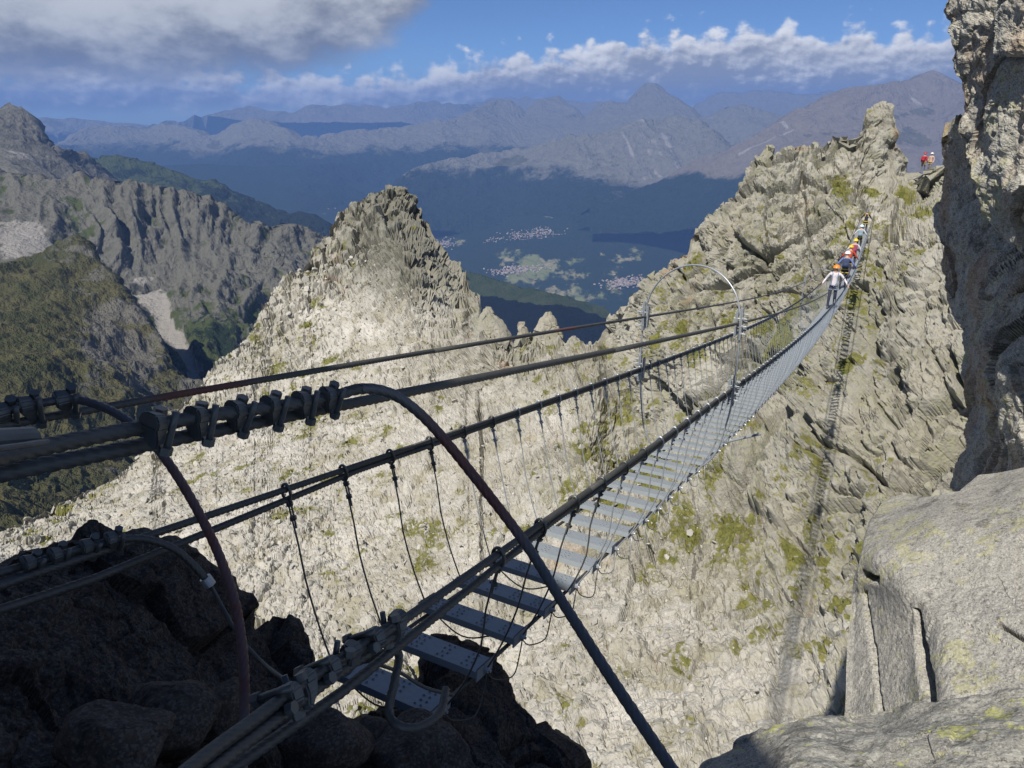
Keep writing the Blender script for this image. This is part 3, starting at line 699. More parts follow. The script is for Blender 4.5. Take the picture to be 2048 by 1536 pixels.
def pinnacle(name, label, prof, d, depth, seed, mat):
    """a rock tooth on the crest: front outline from prof = [(y, xleft, xright)], real depth"""
    prof = np.array(prof, float); nz, na = 60, 72
    ys = np.linspace(prof[0, 0], prof[-1, 0], nz); xl = np.interp(ys, prof[:, 0], prof[:, 1]); xr = np.interp(ys, prof[:, 0], prof[:, 2])
    V = []
    for j in range(nz):
        L = P(xl[j], ys[j], d); Rr = P(xr[j], ys[j], d); c = (L + Rr) / 2; ax = (Rr - L) / 2; w = np.linalg.norm(ax)
        bk = c.copy(); bk[2] = 0; bk /= np.linalg.norm(bk)
        th = np.linspace(0, 2 * math.pi, na, endpoint=False)
        V.append(c + np.cos(th)[:, None] * ax + np.sin(th)[:, None] * bk * w * depth)
    G = np.array(V); p = G.reshape(-1, 3)
    cen = np.repeat(G.mean(1, keepdims=True), na, 1).reshape(-1, 3); n = p - cen; n /= np.linalg.norm(n, axis=-1, keepdims=True) + 1e-6
    R = rotm(10, 25, seed * 13)
    h = blocks(p, 1.9, (1, .8, 1.7), 1.2, .25, seed, R) * .20 + blocks(p, .7, (1, .8, 1.5), 1, .25, seed + 1, R) * .10 + blocks(p, .3, (1, 1, 1), 1, .1, seed + 2) * .05
    p = p + n * h[:, None]
    a = np.arange(nz * na).reshape(nz, na); b = np.roll(a, -1, 1)
    Fq = np.stack([a[:-1], b[:-1], b[1:], a[1:]], -1).reshape(-1, 4)
    top = np.array([[0, (k + 1) % na, k, k] for k in range(1, na - 1)])
    me = np_mesh(name, p, Fq, dict(scree=np.zeros(len(p)), grass=np.clip(.10 + fbm(p / 2, 4, .6, seed) * .5, 0, 1)))
    bm = bmesh.new(); bm.from_mesh(me); bm.verts.ensure_lookup_table(); bm.faces.new([bm.verts[k] for k in range(na)]); bm.to_mesh(me); bm.free()
    o = link(name, me, None, mat); tag(o, label, 'rock', 'rock teeth on the saddle')
    return o


def build_pinnacles():
    m = bpy.data.materials['ridge_granite']
    pinnacle('rock_pinnacle', 'squat pointed rock tooth right of the sunlit shoulder', [(615, 970, 979), (630, 960, 990), (646, 952, 1008), (668, 948, 1024), (705, 944, 1034)], 91, .8, 401, m)
    pinnacle('rock_pinnacle', 'slim rock tooth with a small square block on its tip', [(645, 1039, 1049), (652, 1036, 1050), (655, 1034, 1052), (664, 1036, 1056), (690, 1028, 1062), (712, 1022, 1068)], 89, .9, 405, m)
    pinnacle('rock_pinnacle', 'tallest pointed rock tooth in the middle of the saddle', [(624, 1090, 1101), (640, 1079, 1110), (658, 1070, 1118), (685, 1062, 1130), (716, 1050, 1144)], 87, .7, 409, m)
    pinnacle('rock_pinnacle', 'low blunt rock tooth beside the deep notch', [(672, 1142, 1152), (678, 1134, 1158), (690, 1130, 1164), (716, 1122, 1170)], 84, .8, 413, m)

# ------------------------------------------------------------------ rocks around the viewpoint
def near_disp(seed, big=.5, a1=.16, mid=.16, a2=.045, small=.05, a3=.012, rough=.12, groove=None, R=None, glo=.12):
    R = rotm(15, 20, seed * 7) if R is None else R
    def f(p, X, Y, N):
        h = fbm(p / (big * 2.5), 4, .5, seed) * rough * 2
        h += blocks(p, big, (1, .8, 1.3), .75, .18, seed + 1, R) * a1
        gf = np.clip((np.abs((N * p).sum(-1)) / np.linalg.norm(p, axis=-1) - glo) * 3.2, 0, 1)
        h += gf * blocks(p, mid, (1, .8, 1.2), .6, .15, seed + 2, R) * a2 * .6
        h += fbm(p / mid, 4, .55, seed + 5) * a2 * .9 + gf * fbm(p / small, 4, .62, seed + 3) * a3
        if groove is not None: h += groove(X, Y)
        return h, {}
    return f


def build_near():
    grey = mat_near_rock('lichen_granite', (.34, .325, .285), (.27, .26, .235), .8, 1.3, rust=.0)
    pillar = mat_near_rock('pillar_granite', (.38, .365, .31), (.25, .24, .21), .8, 1.0, rust=.45)
    slab = mat_near_rock('foreground_granite', (.36, .345, .295), (.25, .24, .205), 1.1, 2.2, ycol=(.44, .44, .15), yamt=.8)
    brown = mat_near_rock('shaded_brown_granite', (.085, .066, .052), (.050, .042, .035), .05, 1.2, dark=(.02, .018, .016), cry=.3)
    # pillar at the right edge
    edge = [(1868, -160), (1886, 0), (1880, 22), (1886, 45), (1900, 70), (1904, 100), (1898, 122), (1910, 145), (1920, 200), (1924, 255), (1930, 300), (1938, 345), (1955, 380), (1985, 425), (2020, 458), (2050, 495), (2110, 540), (2250, 620)]
    o, *_ = sheet('overhanging_rock', edge, [(2280, -160), (2300, 620)],
                  [(1868, -160, 5.9), (1890, 20, 5.65), (1935, 60, 5.4), (2050, 60, 5.05), (2280, 60, 4.3), (1920, 220, 5.55), (1945, 220, 5.35), (2050, 250, 4.95), (2280, 250, 4.2), (1930, 300, 5.45), (1938, 350, 5.35), (1975, 360, 5.15), (1990, 425, 5.2), (2050, 420, 4.8), (2050, 495, 5.1), (2110, 540, 4.8), (2250, 620, 4.4), (2280, 500, 4.1)],
                  270, 170, near_disp(501, .8, .10, .25, .05, .08, .022, .05, glo=-1), pillar, back=(12, 3.2, 20), vertical=True, c=18, tpow=1.4)
    tag(o, 'overhanging lichen-covered rock at the top right corner', 'rock')
    edge = [(1930, 240), (1912, 268), (1890, 282), (1886, 300), (1889, 330), (1896, 350), (1884, 378), (1868, 420), (1868, 450), (1876, 500), (1888, 560), (1898, 610), (1912, 660), (1926, 720), (1944, 790), (1952, 840), (1944, 890), (1920, 945), (1908, 975), (1930, 1010), (1990, 1040)]
    o, *_ = sheet('rock_pillar', edge, [(2300, 240), (2300, 1040)],
                  [(1930, 240, 8.0), (2300, 240, 7.0), (1888, 300, 8.9), (1925, 310, 8.2), (2000, 350, 7.8), (1868, 430, 8.8), (1900, 440, 8.5), (1950, 450, 8.0), (2050, 500, 7.5), (2300, 450, 6.4), (1888, 560, 8.7), (1930, 560, 8.3), (1975, 570, 7.4), (2050, 600, 6.4), (2300, 620, 5.0), (1912, 660, 8.5), (1950, 660, 7.9), (1975, 670, 6.7), (2050, 690, 5.8),
                   (1930, 740, 8.2), (1972, 740, 6.9), (1990, 745, 6.1), (2060, 760, 5.5), (1952, 840, 8.0), (1990, 840, 6.8), (2015, 845, 6.0), (2080, 860, 5.4), (2300, 900, 4.6), (1915, 960, 8.0), (1965, 950, 7.0), (2050, 960, 5.8), (1990, 1040, 6.6), (2300, 1040, 4.8)],
                  310, 200, near_disp(511, .9, .16, .28, .05, .07, .02, .08, glo=-1), pillar, back=(10, 3.5, 12), vertical=True, c=18, tpow=1.4)
    tag(o, 'tall rock pillar with a shaded rust-brown flank below the overhang', 'rock')
    # blocky boulder below it
    def groove(X, Y):
        xc = np.interp(Y, [1215, 1240, 1290, 1410], [1830, 1836, 1838, 1852]); w = np.interp(Y, [1215, 1240, 1300, 1420], [3, 4, 7, 9])
        g = -.42 * np.exp(-np.abs((X - xc) / w) ** 3) * (Y > 1215)
        x2 = np.interp(Y, [1140, 1150, 1165], [1722, 1735, 1752]); g -= .16 * np.exp(-((Y - np.interp(X, [1715, 1760], [1138, 1160])) / 5) ** 2) * np.clip((X - 1726) / 12, 0, 1) * (X < 1765)
        g -= .12 * np.exp(-((Y - np.interp(X, [1998, 2048], [1246, 1276])) / 3) ** 2) * (X > 1992)
        g -= .05 * np.exp(-((X - np.interp(Y, [1180, 1420], [1735, 1762])) / 4) ** 2) * (Y > 1180)
        return g
    def plane(*pts):                                   # distances of a flat rock face
        a, b, c = [P(*q) for q in pts]; n = np.cross(b - a, c - a); k = n @ a
        return lambda x, y: k / (rays(x, y) @ n)
    fa, fb, ft = plane((1860, 1040, 4.75), (2250, 1000, 4.45), (1960, 1420, 3.75)), plane((1715, 1165, 5.0), (1832, 1240, 4.35), (1838, 1420, 4.15)), plane((1765, 1012, 5.5), (2060, 945, 5.4), (1900, 1045, 4.7))
    ct = [(x, y, fa(x, y)) for x in range(1865, 2300, 70) for y in range(1060, 1650, 70)] + [(x, y, fa(x, y)) for x, y in ((1790, 1090), (1750, 1120), (1800, 1180), (1850, 1220))]
    ct += [(x, y, fb(x, y)) for x in (1690, 1720, 1755, 1790, 1822) for y in range(1190, 1650, 70) if not (x > 1780 and y < 1240)] + [(x, y, ft(x, y)) for x, y in ((1765, 1012), (1830, 1000), (1930, 985), (1990, 955), (2060, 940), (2270, 915), (1900, 1020), (2050, 985), (2200, 965))]
    o, *_ = sheet('boulder', [(1684, 1500), (1692, 1440), (1700, 1330), (1708, 1230), (1716, 1160), (1724, 1140), (1735, 1085), (1748, 1040), (1765, 1012), (1800, 998), (1860, 1000), (1925, 988), (1960, 955), (2000, 950), (2060, 938), (2280, 915)], [(1684, 1640), (2280, 1640)],
                  ct, 260, 200, near_disp(521, 1.1, .015, .25, .008, .05, .006, .03, groove), grey, back=(8, 2.5, 35), c=10)
    tag(o, 'big pale grey boulder split by a dark vertical crack', 'rock')
    # slab under the viewpoint, bottom right
    o, *_ = sheet('rock_slab', [(1330, 1660), (1380, 1585), (1425, 1540), (1500, 1490), (1560, 1466), (1640, 1442), (1750, 1420), (1900, 1405), (2048, 1386), (2300, 1360)], [(1330, 1900), (2300, 1900)],
                  [(1330, 1660, 2.2), (1500, 1490, 2.35), (1750, 1420, 2.45), (2300, 1360, 2.4), (1600, 1536, 2.0), (1900, 1536, 1.85), (1600, 1900, 1.35), (2300, 1900, 1.2), (2300, 1536, 1.75)],
                  260, 130, near_disp(541, .5, .0, .20, .018, .05, .006, .05, glo=-1), slab, back=(8, 1.2, 60), c=40)
    tag(o, 'foreground rock slab with yellow lichen spots at the bottom right corner', 'rock')
    # dark rocks under the near bridge end
    o, *_ = sheet('shaded_rock', [(-260, 1130), (-60, 1115), (25, 1092), (40, 1082), (92, 1082), (130, 1062), (178, 1042), (200, 1052), (222, 1066), (300, 1085), (360, 1105), (415, 1150), (470, 1196), (520, 1240), (565, 1262), (600, 1284), (611, 1300), (615, 1345), (622, 1420), (640, 1560)], [(-260, 1800), (640, 1800)],
                  [(-260, 1130, 2.7), (0, 1100, 2.75), (180, 1045, 2.85), (360, 1105, 2.95), (520, 1240, 3.1), (610, 1300, 3.2), (640, 1560, 2.7), (0, 1300, 2.35), (300, 1300, 2.6), (500, 1380, 2.75), (0, 1536, 2.0), (300, 1500, 2.25), (500, 1536, 2.4), (-260, 1800, 1.7), (300, 1800, 1.8), (640, 1800, 2.1)],
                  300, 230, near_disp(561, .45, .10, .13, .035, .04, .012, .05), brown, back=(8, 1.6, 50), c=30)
    tag(o, 'large brown rock in shade under the left cables', 'rock')
    o, *_ = sheet('shaded_rock', [(300, 1420), (400, 1400), (520, 1408), (590, 1412), (640, 1408), (690, 1420), (745, 1405), (800, 1385), (848, 1345), (862, 1302), (885, 1286), (905, 1281), (930, 1292), (950, 1312), (975, 1342), (1000, 1380), (1025, 1406), (1060, 1432), (1085, 1466), (1120, 1494), (1150, 1516), (1168, 1545), (1210, 1620), (1300, 1700)], [(300, 1800), (1300, 1800)],
                  [(300, 1420, 2.6), (590, 1412, 2.9), (745, 1405, 3.05), (905, 1281, 3.5), (1000, 1380, 3.35), (1168, 1545, 3.1), (1300, 1700, 2.8), (300, 1536, 2.25), (600, 1536, 2.4), (800, 1500, 2.6), (920, 1420, 2.95), (1000, 1536, 2.7), (300, 1800, 1.8), (700, 1800, 1.95), (1300, 1800, 2.3)],
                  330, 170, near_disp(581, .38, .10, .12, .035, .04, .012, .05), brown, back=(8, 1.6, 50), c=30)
    tag(o, 'dark rock hump under the first treads of the bridge', 'rock')
    # loose blocks lying in the shade
    labs = ['rounded loose block below the first tread, left of its pair', 'rounded loose block below the first tread, right of its pair', 'flat pale block in the shade near the cable anchors', 'small angular block under the anchored cables', 'squarish block at the bottom edge near the hanging cable tail', 'small block between the loose blocks and the dark hump']
    for k, (x, y, d, s) in enumerate([(630, 1480, 2.32, .14), (838, 1498, 2.42, .13), (330, 1440, 2.18, .15), (430, 1425, 2.3, .11), (230, 1490, 2.0, .13), (735, 1490, 2.45, .08)]):
        bm = bmesh.new(); bmesh.ops.create_icosphere(bm, subdivisions=4, radius=1); r = np.random.default_rng(700 + k)
        v = np.array([q.co[:] for q in bm.verts]); dirs = r.normal(size=(12, 3)); dirs /= np.linalg.norm(dirs, axis=1, keepdims=True)
        for dd in dirs:
            e = v @ dd; f = r.uniform(.6, .85); v = v - np.clip(e - f, 0, None)[:, None] * dd
        v = v * r.uniform(.75, 1.15, 3) * np.array([1.15, 1, .75]); c = P(x, y, d)
        w = v * s + c; n = v / np.linalg.norm(v, axis=1, keepdims=True)
        w = w + n * (fbm(w / .05, 4, .6, 700 + k) * .010)[:, None]
        for q, co in zip(bm.verts, w): q.co = co - c
        me = bpy.data.meshes.new('loose_block'); bm.to_mesh(me); bm.free()
        for pl in me.polygons: pl.use_smooth = True
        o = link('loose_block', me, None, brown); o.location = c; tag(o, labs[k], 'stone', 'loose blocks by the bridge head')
    # the crag the photographer stands against: out of view, its outline shaped to shade the bridge head
    t = np.array([math.sin(SUN_AZ + math.pi), math.cos(SUN_AZ + math.pi), 0]); rv = np.array([t[1], -t[0], 0]); wv = np.cross(rv, -SUNV); wv = wv if wv[2] > 0 else -wv
    sil = [(-7, 0), (-4, .9), (-2.6, .98), (-1.9, .93), (-1.43, .84), (-1.0, .72), (-.6, .55), (-.2, .36), (-.05, .22), (.03, -.3), (.12, -2.2)]
    rr = np.linspace(-7, .12, 150); ww = np.interp(rr, [a for a, b in sil], [b for a, b in sil]); ww = ww + fbm(np.stack([rr * 2.2, rr * 0, rr * 0], -1), 4, .55, 801) * .05
    top = rr[:, None] * rv + ww[:, None] * wv + SUNV * 4.2
    rows = []
    for q, (back_, down) in enumerate([(2.5, 6.0), (2.2, 3.0), (1.9, 1.4), (1.2, .5), (.6, .15), (0, 0), (-.12, .6), (-.2, 1.5), (-.25, 3), (-.3, 5.2)]):
        rows.append(top - t * back_ + np.array([0, 0, -down]))
    G = np.array(rows); G = np.stack([np.stack([np.interp(np.linspace(0, len(rows) - 1, 90), range(len(rows)), G[:, i, k]) for i in range(G.shape[1])], -1) for k in range(3)], -1)
    n = normals_of(G); p = G.reshape(-1, 3)
    amp = np.abs(np.linspace(0, len(rows) - 1, 90) - 5).clip(0, 1)[:, None]
    G = G + n * (blocks(p, .8, seed=811).reshape(G.shape[:2]) * .12 * amp)[..., None]
    me = np_mesh('unseen_shade_crag', G.reshape(-1, 3), grid_faces(*G.shape[:2])); tag(link('unseen_shade_crag', me, None, brown), kind='structure')


# ------------------------------------------------------------------ the suspension footbridge
PHI = math.radians(27.4); UD = np.array([math.sin(PHI), math.cos(PHI), 0]); VD = np.array([math.cos(PHI), -math.sin(PHI), 0]); ZD = np.array([0, 0, 1.0])
VL, VR = -1.554, -1.087; VC = (VL + VR) / 2; UEND = 63.0


def zd(u): return .00226 * u * u - .2516 * u - 1.515


def B(u, v, z):
    u, v, z = np.broadcast_arrays(np.asarray(u, float), v, z)
    return u[..., None] * UD + v[..., None] * VD + z[..., None] * ZD


def rail_h(u): return .60 + .36 * (1 - np.exp(-np.maximum(u, 0) / 10))
def up_hl(u): return .98 + .42 * (1 - np.exp(-np.maximum(u, 0) / 6))
def up_hr(u): return 1.20 + .22 * (1 - np.exp(-np.maximum(u, 0) / 8))


def tube(path, R, sides=8, lobes=0, lay=.16, depth=.16, cap=True):
    """rope or wire along a path; lobes > 0 gives twisted strands"""
    path = np.asarray(path, float); n = len(path)
    T = np.gradient(path, axis=0); T /= np.linalg.norm(T, axis=1, keepdims=True) + 1e-12
    s = np.concatenate([[0], np.cumsum(np.linalg.norm(np.diff(path, axis=0), axis=1))])
    up = np.array([0, 0, 1.0]) if abs(T[0][2]) < .95 else np.array([1.0, 0, 0])
    Nn = np.zeros_like(path); x = np.cross(up, T[0]); x /= np.linalg.norm(x)
    for i in range(n):
        x = x - T[i] * (x @ T[i]); x /= np.linalg.norm(x) + 1e-12; Nn[i] = x
    Bn = np.cross(T, Nn); th = np.linspace(0, 2 * math.pi, sides, endpoint=False)
    if lobes:
        ph = th[None] * lobes / 2 - (s / lay * math.pi * lobes)[:, None]
        r = R * (1 - depth + depth * np.abs(np.cos(ph)))
    else: r = np.full((n, sides), R)
    V = path[:, None] + r[..., None] * (np.cos(th)[None, :, None] * Nn[:, None] + np.sin(th)[None, :, None] * Bn[:, None])
    a = np.arange(n * sides).reshape(n, sides); b = np.roll(a, -1, 1)
    Fq = np.stack([a[:-1], b[:-1], b[1:], a[1:]], -1).reshape(-1, 4)
    V = V.reshape(-1, 3)
    if cap:
        c0 = len(V); V = np.concatenate([V, path[:1], path[-1:]])
        e0 = np.stack([np.full(sides, c0), b[0], a[0], a[0]], -1); e1 = np.stack([np.full(sides, c0 + 1), a[-1], b[-1], b[-1]], -1)
        return V, Fq, np.concatenate([e0, e1])[:, :3], np.repeat(s, sides).tolist() + [0, s[-1]]
    return V, Fq, None, np.repeat(s, sides).tolist()


def tube_mesh(name, paths, R, sides=8, lobes=0, smooth=True, **k):
    V, Q, T3, S, base = [], [], [], [], 0
    for pth in paths:
        v, q, t3, s = tube(pth, R, sides, lobes, **k)
        V.append(v); Q += (q + base).tolist(); S += s
        if t3 is not None: T3 += (t3 + base).tolist()
        base += len(v)
    me = bpy.data.meshes.new(name); me.from_pydata(np.concatenate(V).tolist(), [], Q + T3)
    me.polygons.foreach_set('use_smooth', np.full(len(me.polygons), smooth))
    at = me.attributes.new('along', 'FLOAT', 'POINT'); at.data.foreach_set('value', np.array(S, np.float32))
    me.update(); return me


def spline(pts, step):
    """Catmull-Rom through 3-D points, resampled about every step metres"""
    p = np.asarray(pts, float); p = np.concatenate([[2 * p[0] - p[1]], p, [2 * p[-1] - p[-2]]]); out = []
    for i in range(1, len(p) - 2):
        m = max(2, int(np.linalg.norm(p[i + 1] - p[i]) / step)); t = np.linspace(0, 1, m, endpoint=False)[:, None]
        a, b, c, d = p[i - 1:i + 3]
        out.append(.5 * ((2 * b) + (-a + c) * t + (2 * a - 5 * b + 4 * c - d) * t ** 2 + (-a + 3 * b - 3 * c + d) * t ** 3))
    return np.concatenate(out + [p[-2:-1]])


def steel(name, ca, cb, rough=.45, metal=.7, rust=0.0, rrange=None, bs=60):
    m, g = new_mat(name); co = g.node('ShaderNodeTexCoord').outputs['Object']
    n = g.noise(co, 30, 4, .6); c = g.mix(n, ca, cb); mt = metal
    if rust:
        f = g.ss(g.noise(co, 9, 5, .7), .62 - rust * .3, .72 - rust * .25)
        if rrange:
            al = attr(g, 'along'); f = g.m('MULTIPLY', g.m('MAXIMUM', f, .65), g.m('MULTIPLY', g.ss(al, rrange[0], rrange[0] + .12), g.m('SUBTRACT', 1.0, g.ss(al, rrange[1] - .1, rrange[1] + .08))))
        c = g.mix(f, c, g.mix(n, (.115, .045, .040), (.18, .072, .056)))
        mt = g.m('MULTIPLY', g.m('SUBTRACT', 1.0, f), metal)
    finish(g, c, rough, (g.noise(co, bs, 3, .6), .25, .004), mt, .4)
    return m


def box(bm, c, s, rot=None, bev=0.0):
    r = bmesh.ops.create_cube(bm, size=1.0); vs = r['verts']
    bmesh.ops.scale(bm, vec=s, verts=vs)
    if rot is not None: bmesh.ops.rotate(bm, cent=(0, 0, 0), matrix=rot, verts=vs)
    bmesh.ops.translate(bm, vec=c, verts=vs)
    return vs


def cyl(bm, a, b, r, seg=8, r2=None):
    a, b = Vector(a), Vector(b); d = b - a
    q = bmesh.ops.create_cone(bm, cap_ends=True, segments=seg, radius1=r, radius2=r if r2 is None else r2, depth=d.length)
    bmesh.ops.transform(bm, matrix=Matrix.Translation((a + b) / 2) @ d.to_track_quat('Z', 'Y').to_matrix().to_4x4(), verts=q['verts'])


def bm_mesh(name, bm, mats=(), smooth=False, bevel=0.0):
    if bevel: bmesh.ops.bevel(bm, geom=bm.edges[:], offset=bevel, segments=2, affect='EDGES', clamp_overlap=True)
    me = bpy.data.meshes.new(name); bm.to_mesh(me); bm.free()
    for m in (mats if isinstance(mats, (list, tuple)) else [mats]): me.materials.append(m)
    if smooth: me.polygons.foreach_set('use_smooth', np.full(len(me.polygons), True))
    return me


def frame(o, c, x, y, z, s=1.0):
    M = Matrix(((x[0] * s, y[0] * s, z[0] * s, c[0]), (x[1] * s, y[1] * s, z[1] * s, c[1]), (x[2] * s, y[2] * s, z[2] * s, c[2]), (0, 0, 0, 1)))
    o.matrix_basis = M


def build_bridge():
    dark = steel('weathered_wire_rope', (.085, .085, .078), (.15, .148, .135), .55, .55)
    rusty = steel('rusty_wire_rope', (.12, .12, .12), (.19, .19, .185), .5, .6, .9, (.10, .48))
    rusty2 = steel('purple_brown_wire_rope', (.12, .11, .115), (.18, .165, .17), .5, .6, .55, (.45, 1.15))
    dull = steel('dull_clip_shaded_wire', (.10, .105, .10), (.19, .195, .185), .5, .6)  # dull clips; also the darker copy of galvanised wire where shade lies
    galv = steel('galvanised_steel', (.42, .45, .47), (.56, .59, .61), .42, .55)
    plate = steel('galvanised_tread', (.23, .26, .28), (.34, .37, .39), .55, .0)
    plate.node_tree.nodes['Principled BSDF'].inputs['Specular IOR Level'].default_value = .12
    hole = steel('hole_shadow_steel', (.06, .065, .07), (.09, .09, .10), .7, .3)
    root = bpy.data.objects.new('suspension_footbridge', None); COL.objects.link(root)
    tag(root, 'long sagging steel cable footbridge with metal treads crossing the rocky gap', 'footbridge')

    def add(name, me, parent=root, mat=None):
        o = bpy.data.objects.new(name, me); COL.objects.link(o); o.parent = parent
        if mat is not None: me.materials.append(mat)
        return o

    def rope_path(f, u0, u1, near):
        us = np.concatenate([np.arange(u0, near, .012), np.arange(near, UEND, .35), [u1]]) if near > u0 else np.concatenate([np.arange(u0, u1, .35), [u1]])
        return np.array([f(u) for u in us])

    # carrying ropes: near stretch with twisted strands, the rest plain
    def rope(name, f, u0, u1, R, near, mat, parent=root):
        p1 = np.array([f(u) for u in np.arange(u0, near, .0045)])
        us = np.concatenate([np.arange(near - .0045, u1, .4), [u1]]); p2 = np.array([f(u) for u in us])
        return add(name, tube_mesh(name, [p1], R, 18, 6, lay=.12, depth=.26), parent, mat), add(name, tube_mesh(name, [p2], R, 8), parent, mat)

    LRf = lambda u, dz=0: B(u, VL - .2, zd(u) + rail_h(u) + dz); RRf = lambda u, dz=0: B(u, VR + .2, zd(u) + rail_h(u) + dz)
    LUf = lambda u: B(u, VL - .2, zd(u) + up_hl(u)); RUf = lambda u: B(u, VR + .2, zd(u) + up_hr(u))
    gap = lambda u: -.024 - .05 * max(0.0, 1 - abs(u - .9) / 1.1) if u < 2.4 else -.024
    rope('handrail_rope', lambda u: LRf(u), -.2, UEND, .0125, 2.4, dark); rope('handrail_rope', lambda u: LRf(u, gap(u)), -.2, UEND, .0125, 2.4, dark)
    rope('handrail_rope', lambda u: RRf(u), -.2, UEND, .0125, 2.4, dark); rope('handrail_rope', lambda u: RRf(u, gap(u)), -.2, UEND, .0125, 2.4, dark)
    rope('upper_rope', LUf, -.2, UEND, .0115, 2.6, steel('upper_wire_rope', (.085, .085, .078), (.15, .148, .135), .55, .55, .9, (1.35, 1.75)))
    rope('upper_rope', RUf, -.2, UEND, .0115, 2.6, dark)
    for v in (VL + .03, VR - .03): rope('deck_rope', lambda u, v=v: B(u, v, zd(u) - .050), .6, UEND, .009, 2.2, dark)

    # second leg of the upper right rope inside the clip row, and the anchor leg towards the left
    s = spline([P(-160, 950, .86), P(0, 915, .96), P(150, 881, 1.04), P(300, 852, 1.12), P(420, 831, 1.17), P(560, 812, 1.27), P(660, 794, 1.35), P(720, 778, 1.39), P(770, 783, 1.42), P(815, 807, 1.45), P(870, 858, 1.48), P(950, 955, 1.50), P(1050, 1086, 1.50), P(1130, 1212, 1.47), P(1230, 1368, 1.42), P(1345, 1540, 1.38), P(1450, 1700, 1.34)], .0045)
    i0 = int(np.argmin(np.linalg.norm(s - P(720, 778, 1.39), axis=1)))
    add('anchor_rope', tube_mesh('anchor_rope', [s[:i0 + 1]], .0112, 18, 6, lay=.12, depth=.26), root, dark)
    o = add('rope_tail', tube_mesh('rope_tail', [s[i0:]], .0112, 18, 6, lay=.12, depth=.26), root, rusty); o['label'] = 'thick rusty rope end arching down in front of the bridge'
    s = spline([P(-60, 833, 2.02), P(20, 820, 2.04), P(90, 805, 2.06), P(140, 798, 2.05), P(190, 808, 2.02), P(245, 834, 1.96), P(300, 880, 1.90), P(350, 945, 1.86), P(400, 1030, 1.83), P(440, 1115, 1.80), P(470, 1205, 1.77), P(486, 1310, 1.74), P(489, 1420, 1.71), P(484, 1540, 1.68), P(470, 1700, 1.64)], .0045)
    o = add('rope_tail', tube_mesh('rope_tail', [s], .0112, 18, 6, lay=.12, depth=.26), root, rusty2); o['label'] = 'purple-brown rope end hanging down at the left'
    s = spline([P(-60, 1162, 2.16), P(60, 1128, 2.22), P(160, 1098, 2.26), P(235, 1080, 2.30), P(290, 1078, 2.32), P(345, 1096, 2.34), P(385, 1128, 2.36), P(418, 1166, 2.38)], .0045)
    add('rope_tail', tube_mesh('rope_tail', [s], .0112, 18, 6, lay=.12, depth=.26), root, dark)
    s = spline([P(420, 1168, 2.38), P(445, 1215, 2.36), P(480, 1275, 2.30), P(530, 1330, 2.2), P(590, 1375, 2.05)], .02)
    add('slack_wire', tube_mesh('slack_wire', [s], .006, 8), root, dark)
    # cuff on the end of that tail
    bm = bmesh.new(); cyl(bm, P(410, 1155, 2.375), P(421, 1170, 2.385), .017, 14); add('end_cuff', bm_mesh('end_cuff', bm, galv), root)
    # right rail: dead leg back to the anchor and the black loop
    s = spline([P(260, 1640, 1.18), P(400, 1520, 1.33), P(500, 1445, 1.44), P(600, 1372, 1.56), P(700, 1305, 1.70), P(790, 1245, 1.83)], .0045)
    add('anchor_rope', tube_mesh('anchor_rope', [s, s + np.array([.012, .012, -.032])], .0125, 18, 6, lay=.12, depth=.26), root, dark)
    s = spline([P(640, 1350, 1.75), P(740, 1315, 1.85), P(795, 1305, 1.92), P(790, 1360, 1.9), P(778, 1420, 1.9), P(795, 1450, 1.88), P(840, 1454, 1.9), P(880, 1425, 1.96), P(892, 1378, 2.02)], .0045)
    o = add('rope_tail', tube_mesh('rope_tail', [s], .0112, 18, 6, lay=.12, depth=.26), root, dark); o['label'] = 'black rope loop hanging below the right handrail clips'
    s = spline([P(700, 1310, 1.85), P(760, 1330, 2.0), P(800, 1345, 2.1), P(850, 1375, 2.15), P(905, 1390, 2.2)], .02)
    add('slack_wire', tube_mesh('slack_wire', [s], .005, 8), root, dark)
    # grey sleeve on the anchor rope at the left edge
    bm = bmesh.new(); cyl(bm, P(-120, 893, .96), P(60, 880, 1.04), .0165, 14); cyl(bm, P(-60, 905, .88), P(95, 884, .97), .0035, 8); add('anchor_sleeve', bm_mesh('anchor_sleeve', bm, dull), root)

    # wire-rope clips
    def clip_proto():
        # wedge-shaped jaw under the rope (outline across the rope), with the lug of the other jaw on top
        bm = bmesh.new()
        for pr, y0, y1 in (([(-.020, .004), (-.019, -.020), (-.010, -.040), (.004, -.046), (.014, -.036), (.020, -.016), (.021, .004)], -.017, .017),
                           ([(-.021, -.001), (-.022, .014), (-.012, .024), (.010, .025), (.021, .015), (.022, -.001)], -.014, .014)):
            lo = [bm.verts.new((x, y0 + max(0, -z) * .62, z)) for x, z in pr]; hi = [bm.verts.new((x * .8, y1, z * .86)) for x, z in pr]
            bm.faces.new(lo); bm.faces.new(hi[::-1])
            for i in range(len(pr)): bm.faces.new((lo[i - 1], lo[i], hi[i], hi[i - 1]))
        bmesh.ops.recalc_face_normals(bm, faces=bm.faces); bmesh.ops.bevel(bm, geom=bm.edges[:], offset=.003, segments=2, affect='EDGES')
        sad = bm_mesh('wire_rope_clip', bm, dull)
        ub = tube_mesh('u_bolt', [np.array([(.017, .022, .030), (.018, .022, .006), (.018, .023, -.020), (.016, .024, -.050)])], .0062, 10); ub.materials.append(dull)
        bm = bmesh.new(); cyl(bm, (0, .0225, -.048), (0, .0225, -.034), .0115, 6); nut = bm_mesh('nut', bm, dull)
        return sad, ub, nut
    sad, ub, nut = clip_proto()

